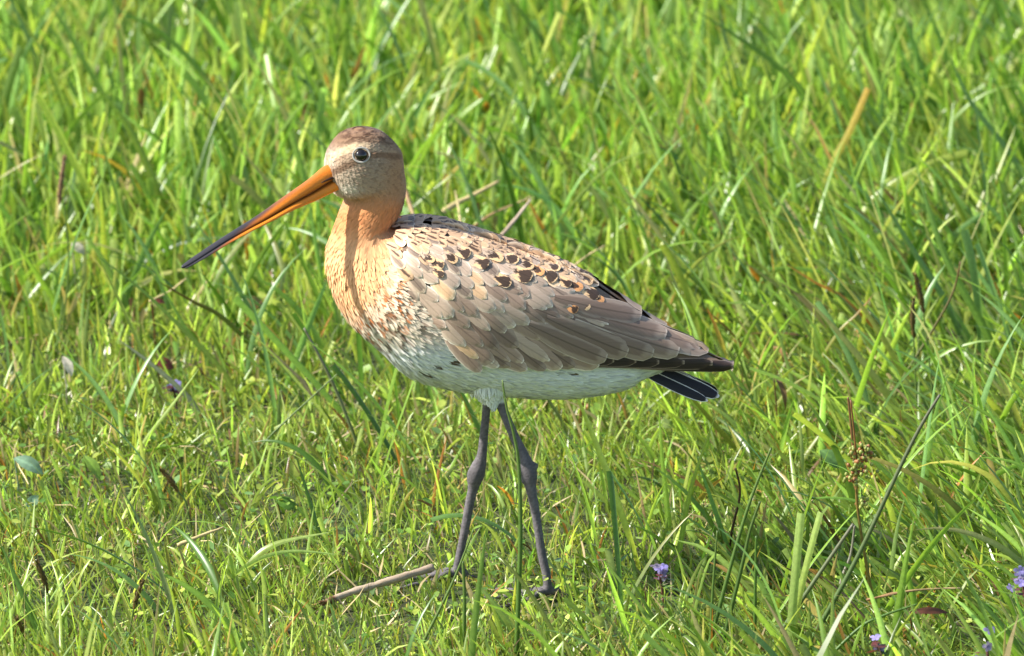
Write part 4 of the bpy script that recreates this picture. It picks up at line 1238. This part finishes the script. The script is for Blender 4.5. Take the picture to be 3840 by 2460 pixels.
# stick in front of the feet ---------------------------------------------------
pS = np.array([(1225, 2258), (1300, 2228), (1400, 2196), (1520, 2160), (1622, 2128)]) / K
gS = np.array([ground(a, b, 0.010) for a, b in pS])
gS[:, 1] = np.linspace(-0.052, -0.012, 5)
W_ = catmull(at(pS[:, 0], pS[:, 1], gS[:, 1]), 30)
s = np.linspace(0, 1, 30)
V, F = tube(W_, (12.5 + 2.2 * s + 1.2 * np.sin(s * 21) + rng.normal(0, 0.5, 30)) / PPM, 12)
V = V + rng.normal(0, 0.00012, V.shape)
k = np.repeat(np.concatenate([[0], s, [1]]), 12)[:, None]
C = (GR(0.36, 0.27, 0.19)[None] * k + GR(0.46, 0.36, 0.25)[None] * (1 - k)) * rng.normal(1, 0.1, (len(k), 1))
C = np.where(k < 0.12, BROWN[None] * 0.8, C)
stick = obj('twig', None, label='brown broken stick lying left of the feet', category='stick'); stick.location = W_[0].tolist()
local('shaft', V, F, C, W_[0], M_STRAW, stick)
for q, (a, l) in enumerate(((0.9, 0.006), (-0.6, 0.008), (0.2, 0.0095))):      # splintered end
    d = np.array([-math.cos(a * 0.6), -0.2 * a, -0.3 + 0.4 * a]); d /= np.linalg.norm(d)
    pp = W_[1] + np.outer(np.linspace(0, 1, 5), d * l)
    V, F = tube(pp, np.linspace(0.0012, 0.0003, 5), 5)
    local('splinter', V, F, np.broadcast_to(BROWN * (0.7 + 0.3 * q), (len(V), 3)), W_[0], M_STRAW, stick)

# rush stems ---------------------------------------------------------------
RUSH = GR(0.095, 0.185, 0.030); RUSH2 = GR(0.13, 0.20, 0.045); GREYB = GR(0.20, 0.19, 0.13)
STEMS = [
    ([(1935, 2490), (1948, 2150), (1952, 1960), (1945, 1740), (1925, 1620), (1900, 1530), (1884, 1425)], 10, 3, RUSH, RUSH2, 'dark green rush stem rising in front of the bird legs to the belly', {'drift': 0.0}),
    ([(1545, 2490), (1690, 2200), (1776, 1985)], 7, 2.5, RUSH2, RUSH2 * 1.2, 'thin green stem leaning right across the far foot', {}),
    ([(1738, 2480), (1742, 2250), (1736, 2105)], 8, 5, RUSH, RUSH2, 'short upright stem just right of the far foot', {}),
    ([(2850, 2490), (3040, 2200), (3200, 1965)], 10, 6, RUSH, GREYB, 'stalk with a grey tip, lower left of the two crossing the right corner', {}),
    ([(2990, 2490), (3200, 2120), (3420, 1660), (3525, 1480)], 11, 5, RUSH, GREYB * 0.8, 'longest dark stalk leaning right through the lower right', {}),
    ([(3205, 1970), (3190, 2080), (3160, 2160)][::-1], 7, 4, GR(0.5, 0.47, 0.4), GREYB, 'short whitish broken stalk between the two crossing stalks', {'h0': 0.02}),
    ([(2640, 2490), (2790, 1950), (2892, 1680)], 9, 4, RUSH, RUSH2, 'tallest stem of the dark rush bunch at lower right of centre', {}),
    ([(2690, 2490), (2780, 2130), (2812, 1990), (2850, 1880)], 9, 5, RUSH * 0.9, RUSH2, 'inner stem of the dark rush bunch', {}),
    ([(2662, 2490), (2672, 2230), (2690, 1990)], 7, 3, RUSH, RUSH2, 'upright stem at the left of the dark rush bunch', {}),
    ([(2830, 2480), (2832, 2230), (2836, 2010)], 8, 4, RUSH, RUSH, 'upright stem at the right of the dark rush bunch', {}),
    ([(2745, 1990), (2775, 1850), (2758, 1755)], 6, 4, BROWN * 0.6, BROWN * 0.7, 'short brown dead stalk above the rush bunch', {'h0': 0.02}),
    ([(3205, 2370), (3310, 2310), (3440, 2266)], 7, 4, RUSH, RUSH, 'arching dark stem near the right bottom edge', {'h0': 0.035}),
    ([(3380, 1430), (3490, 1250), (3572, 1100), (3602, 980)], 7, 3, RUSH2, BROWN, 'stem with a brown top leaning right at the far right', {'h0': 0.02}),
    ([(3200, 1700), (3188, 1560), (3180, 1490)], 6, 4, BROWN * 1.5, BROWN * 1.3, 'reddish brown dead stalk right below the tail', {'h0': 0.05}),
    ([(1000, 1650), (1180, 1480), (1290, 1380)], 5, 2, RUSH2, RUSH2, 'thin stem leaning right in the grass below the breast', {'h0': 0.02}),
    ([(1330, 1640), (1240, 1420), (1140, 1230)], 9, 4, RUSH2, GREYB, 'greyish stem leaning left under the breast', {'h0': 0.02}),
]
for pts, r0, r1, c0, c1, lab, kw in STEMS:
    stalk(pts, r0, r1, c0, c1, lab, group='single rush stems and stalks', **kw)

# brown seed spikes -----------------------------------------------------------
def seed_spike(stem_pts, spike_pts, r, col, label, h0=0.02, stem_col=RUSH2):
    Wb = base_points(stem_pts, h0)
    e = obj('sedge', None, label=label, category='seed head', group='brown seed heads in the grass'); e.location = Wb[0].tolist()
    W_ = catmull(Wb, 20)
    V, F = tube(W_, np.linspace(4.5, 3, 20) / PPM, 6)
    local('stem', V, F, np.broadcast_to(stem_col, (len(V), 3)), Wb[0], M_LEAF, e)
    sp = np.array(spike_pts, float) / K
    S_ = catmull(at(sp[:, 0], sp[:, 1], Wb[-1, 1]), 30)
    V0, F0 = tube(S_, np.sin(np.linspace(0.25, 2.9, 30)) * r * 0.42 / PPM, 8)
    Vs, Fs, Cs, o_ = [V0], [F0], [np.broadcast_to(col * 0.6, (len(V0), 3))], len(V0)
    T = S_[-1] - S_[0]; T /= np.linalg.norm(T)
    A = np.cross(T, [0, 1, 0]); A /= np.linalg.norm(A); B = np.cross(T, A)
    for i in range(90):                                    # overlapping scales
        t = rng.random(); an = i * 2.4
        rad = (math.sin(0.25 + 2.65 * t) * r * 0.44) / PPM
        d = A * math.cos(an) + B * math.sin(an); sd = np.cross(T, d)
        p = S_[int(t * 29)] + d * rad
        l, w_ = 0.0022, 0.0005
        tip = p + T * l + d * 0.0008
        V = np.array([p - sd * w_ * 0.4, p + sd * w_ * 0.4, p + T * l * 0.5 + sd * w_ + d * 0.0006, p + T * l * 0.5 - sd * w_ + d * 0.0006, tip + sd * 0.0001, tip - sd * 0.0001])
        Vs.append(V); Fs.append(np.array([(0, 1, 2, 3), (3, 2, 4, 5)]) + o_); o_ += 6
        Cs.append(np.broadcast_to(col * rng.uniform(0.6, 1.7), (6, 3)))
    local('spike', np.concatenate(Vs), np.concatenate(Fs), np.concatenate(Cs), Wb[0], M_STRAW, e)


DKB = GR(0.11, 0.075, 0.02)
seed_spike([(240, 1200), (258, 980), (240, 760)], [(222, 770), (228, 690), (242, 590)], 22, GR(0.30, 0.18, 0.10), 'pale brown feathery seed head at the left edge', 0.02)
seed_spike([(180, 2460), (195, 2330), (178, 2215)], [(180, 2225), (160, 2160), (140, 2105)], 22, DKB, 'dark brown seed head in the lower left, near the edge', 0.0)
seed_spike([(480, 2450), (490, 2350), (502, 2280)], [(502, 2285), (516, 2230), (535, 2180)], 20, DKB * 1.2, 'small upright brown seed head in the lower left turf', 0.0)
seed_spike([(110, 2500), (105, 2440), (90, 2390)], [(92, 2400), (78, 2350), (62, 2315)], 17, DKB, 'brown seed head in the left bottom corner', 0.0)
seed_spike([(700, 1900), (690, 1870), (665, 1842)], [(668, 1846), (640, 1800), (602, 1758)], 20, DKB * 1.3, 'drooping brown seed head above the lower left turf', 0.015)
seed_spike([(3440, 1560), (3432, 1400), (3426, 1262)], [(3427, 1268), (3421, 1195), (3426, 1120)], 22, DKB * 1.2, 'lower of two dark seed heads at the far right', 0.02)
seed_spike([(3500, 1500), (3480, 1320), (3462, 1168)], [(3464, 1175), (3450, 1100), (3430, 1030)], 22, DKB * 1.1, 'upper of two dark seed heads at the far right', 0.02)

# sorrel with small round seeds ---------------------------------------------------
Wb = base_points([(3290, 2340), (3250, 2120), (3215, 1900), (3212, 1760), (3205, 1640), (3190, 1500)], 0.01)
so = obj('sorrel', None, label='reddish sorrel stalk with clusters of small greenish seeds at lower right', category='plant'); so.location = Wb[0].tolist()
V, F = tube(catmull(Wb, 30), np.linspace(8, 3, 30) / PPM, 7)
k = np.repeat(np.concatenate([[0], np.linspace(0, 1, 30), [1]]), 7)[:, None]
local('stem', V, F, GR(0.26, 0.26, 0.05)[None] * (1 - k) + GR(0.22, 0.07, 0.03)[None] * k, Wb[0], M_LEAF, so)
sc_pts = np.concatenate([rng.normal((3230, 1720), (26, 34), (60, 2)), rng.normal((3200, 1790), (18, 22), (30, 2)), rng.normal((3235, 1890), (12, 12), (14, 2)), rng.normal((3245, 1690), (20, 12), (24, 2))])
Vs, Fs, Cs, o_ = [], [], [], 0
for (a, b) in sc_pts:
    c = at(a / K, b / K, Wb[-1, 1] + rng.normal(0, 0.003))
    V, F = ellipsoid(c, np.eye(3), (0.0011, 0.0011, 0.0013), 6, 4)
    Vs.append(V); Fs.append(F + o_); o_ += len(V)
    cc_ = GR(0.36, 0.40, 0.10) if rng.random() < 0.65 else GR(0.42, 0.20, 0.08)
    Cs.append(np.broadcast_to(cc_ * rng.uniform(0.7, 1.2), (len(V), 3)))
local('seed_cluster', np.concatenate(Vs), np.concatenate(Fs), np.concatenate(Cs), Wb[0], M_LEAF, so)

# broad leaves ---------------------------------------------------------------------
def broad_leaf(cx, cy, L, W, ang, col, label, name='broad_leaf', cat='leaf', z=0.02, tilt=(0.3, -0.75, 0.6), rib=1.5, curl=0.12, group=None):
    c = ground(cx / K, cy / K, z)
    nrm = np.array(tilt, float); nrm /= np.linalg.norm(nrm)
    x_ = np.array([math.cos(ang), 0, -math.sin(ang)]); x_ -= nrm * (x_ @ nrm); x_ /= np.linalg.norm(x_)
    y_ = np.cross(nrm, x_)
    b = np.linspace(0, 1, 11); a = np.linspace(-1, 1, 7)
    prof = np.sin(np.pi * np.clip(b, 0.015, 0.985)) ** 0.7 * (1.05 - 0.25 * b)
    X = (b - 0.5)[:, None] * L / PPM + 0 * a[None]
    Y_ = a[None] * prof[:, None] * 0.5 * W / PPM
    Z = -curl * L / PPM * ((b - 0.5)[:, None] * 2) ** 2 + 0.18 * np.abs(Y_) + rng.normal(0, 0.00015, X.shape)
    V = c + X[..., None] * x_ + Y_[..., None] * y_ + Z[..., None] * nrm
    C = np.broadcast_to(col, V.shape) * np.where(np.abs(a) < 0.1, rib, 1.0)[None, :, None] * rng.normal(1, 0.06, X.shape)[..., None]
    # short stalk down to the soil
    e = obj(name, None, label=label, category=cat, **({'group': group} if group else {}))
    base = V[0, 3].copy(); foot = base + np.array([0.002, 0.004, 0]); foot[2] = -0.002
    e.location = foot.tolist()
    local('blade', V.reshape(-1, 3), grid_faces(11, 7, False), C.reshape(-1, 3), foot, M_LEAF, e)
    Vt, Ft = tube(catmull([foot, 0.5 * (foot + base) + [0.001, 0, 0.0], base], 8), np.full(8, 0.0005), 5)
    local('stalk', Vt, Ft, np.broadcast_to(col * 0.8, (len(Vt), 3)), foot, M_LEAF, e)
    return e


GLAU = GR(0.22, 0.34, 0.22)
broad_leaf(112, 1742, 128, 66, 0.55, GLAU, 'smooth oval grey green leaf at the left edge', z=0.024)
broad_leaf(122, 1880, 80, 44, -0.9, GLAU * 1.1, 'smaller grey green leaf under the oval one at the left edge', z=0.016)
broad_leaf(1105, 1760, 100, 52, -1.35, G_YEL * 0.8, 'upright oval yellow green leaf left of the legs', z=0.02)
broad_leaf(1080, 1890, 90, 60, 0.4, G_DEEP, 'dark round leaf low in the turf left of the legs', z=0.012)
broad_leaf(350, 1750, 120, 50, 1.2, G_FRESH * 0.8, 'pointed green leaf standing in the lower left turf', z=0.022)
broad_leaf(620, 1365, 78, 56, 0.4, GR(0.13, 0.03, 0.02), 'dark red leaf in the grass below the bill', z=0.018, rib=1.0, cat='dead leaf')
broad_leaf(595, 1128, 60, 26, 0.1, GR(0.18, 0.05, 0.03), 'small red brown leaf under the long leaves', z=0.036, rib=1.0, cat='dead leaf')
broad_leaf(955, 1135, 96, 56, 0.3, GR(0.13, 0.12, 0.03), 'olive brown leaf left of the breast', z=0.036, cat='dead leaf')
broad_leaf(295, 930, 70, 46, 0.9, GR(0.5, 0.45, 0.36), 'pale dry leaf in the grass at the left', z=0.042, rib=0.9, cat='dead leaf')
broad_leaf(255, 1370, 90, 44, 1.4, GR(0.55, 0.5, 0.4), 'whitish dry leaf standing in the left turf', z=0.034, rib=0.9, cat='dead leaf')
broad_leaf(2500, 1590, 70, 44, 0.2, GR(0.26, 0.33, 0.10), 'rounded pale green leaf under the tail', z=0.02)
broad_leaf(3490, 2290, 150, 30, -0.15, GR(0.12, 0.045, 0.025), 'dark brown rotting leaf lying at lower right', z=0.036, rib=1.0, cat='dead leaf')
broad_leaf(3120, 1720, 110, 70, 0.9, GR(0.10, 0.19, 0.05), 'dark clover like leaf beside the sorrel', z=0.028)
broad_leaf(2940, 1330, 120, 30, 1.4, GR(0.42, 0.22, 0.09), 'curled orange brown leaf right of the wing tip', z=0.028, rib=0.8, curl=0.4, cat='dead leaf')
broad_leaf(2935, 1460, 150, 26, 1.5, GR(0.16, 0.09, 0.04), 'dark withered leaf hanging below the curled orange one', z=0.04, rib=1.0, curl=0.25, cat='dead leaf')
broad_leaf(2250, 2330, 60, 44, 0.5, G_YEL * 0.7, 'small round leaf beside the near foot', z=0.022)

# purple flowers ------------------------------------------------------------------
def wildflower(cx, cy, n, label, spread=24, z=0.028):
    c = ground(cx / K, cy / K, z)
    foot = np.array([c[0] + 0.002, c[1] + 0.004, -0.002])
    e = obj('purple_wildflower', None, label=label, category='flower', group='small purple flowers'); e.location = foot.tolist()
    V, F = tube(catmull([foot, 0.5 * (foot + c) + [0.0015, 0, 0], c], 8), np.full(8, 0.0008), 6)
    local('stem', V, F, np.broadcast_to(GR(0.14, 0.06, 0.05), (len(V), 3)), foot, M_LEAF, e)
    for i in range(n):
        o3 = c + np.array([rng.normal(0, spread * 0.8), rng.normal(0, spread * 0.6), rng.normal(0, spread * 0.8)]) / PPM
        Vs, Fs, Cs, k_ = [], [], [], 0
        ax_ = rng.normal(0, 0.5, 3) + np.array([0, -0.9, 0.3]); ax_ /= np.linalg.norm(ax_)
        x_ = np.cross(ax_, [0.1, 0.2, 1]); x_ /= np.linalg.norm(x_); y_ = np.cross(ax_, x_)
        for q in range(5):
            a = q * 2 * math.pi / 5
            d = x_ * math.cos(a) + y_ * math.sin(a); sd = np.cross(ax_, d)
            l = 0.0030 if q else 0.0042
            V = np.array([o3 - sd * 0.0004, o3 + sd * 0.0004, o3 + d * l * 0.7 + sd * 0.0013 + ax_ * 0.0008, o3 + d * l * 0.7 - sd * 0.0013 + ax_ * 0.0008, o3 + d * l + sd * 0.0005 + ax_ * 0.0006, o3 + d * l - sd * 0.0005 + ax_ * 0.0006])
            Vs.append(V); Fs.append(np.array([(0, 1, 2, 3), (3, 2, 4, 5)]) + k_); k_ += 6
            Cs.append(np.broadcast_to(GR(0.32, 0.27, 0.62) * rng.uniform(0.7, 1.25), (6, 3)))
        local('blossom', np.concatenate(Vs), np.concatenate(Fs), np.concatenate(Cs), foot, M_PETAL, e)
    Vs, Fs, Cs, k_ = [], [], [], 0
    for i in range(9):                                      # maroon bracts and leaves
        o3 = c + np.array([rng.normal(0, spread), rng.normal(0, spread * 0.7), -rng.uniform(0, 3.2 * spread)]) / PPM
        o3[2] = max(o3[2], 0.003)
        a = rng.uniform(0, 2 * math.pi); d = np.array([math.cos(a), math.sin(a), rng.uniform(-0.3, 0.3)]); sd = np.array([-math.sin(a), math.cos(a), rng.normal(0, 0.4)])
        l, w_ = rng.uniform(0.004, 0.008), rng.uniform(0.0016, 0.003)
        V = np.array([o3 - sd * w_ * 0.2, o3 + sd * w_ * 0.2, o3 + d * l * 0.5 + sd * w_, o3 + d * l * 0.5 - sd * w_, o3 + d * l + sd * w_ * 0.3, o3 + d * l - sd * w_ * 0.3])
        Vs.append(V); Fs.append(np.array([(0, 1, 2, 3), (3, 2, 4, 5)]) + k_); k_ += 6
        Cs.append(np.broadcast_to((GR(0.13, 0.035, 0.035) if i % 3 else GR(0.12, 0.18, 0.05)) * rng.uniform(0.7, 1.3), (6, 3)))
    local('leaves', np.concatenate(Vs), np.concatenate(Fs), np.concatenate(Cs), foot, M_LEAF, e, kind='stuff')


wildflower(2472, 2150, 5, 'purple flower with maroon leaves right of the near foot', 26, 0.03)
wildflower(3835, 2170, 5, 'purple flower cut by the right edge', 26, 0.05)
wildflower(3292, 2415, 2, 'tiny lone violet flower at the bottom edge, right', 14, 0.04)
wildflower(3700, 2425, 3, 'low purple flower with dark red leaves in the right bottom corner', 34, 0.045)
wildflower(645, 1445, 2, 'small bluish flower hidden in the left turf below the dark red leaf', 12, 0.02)
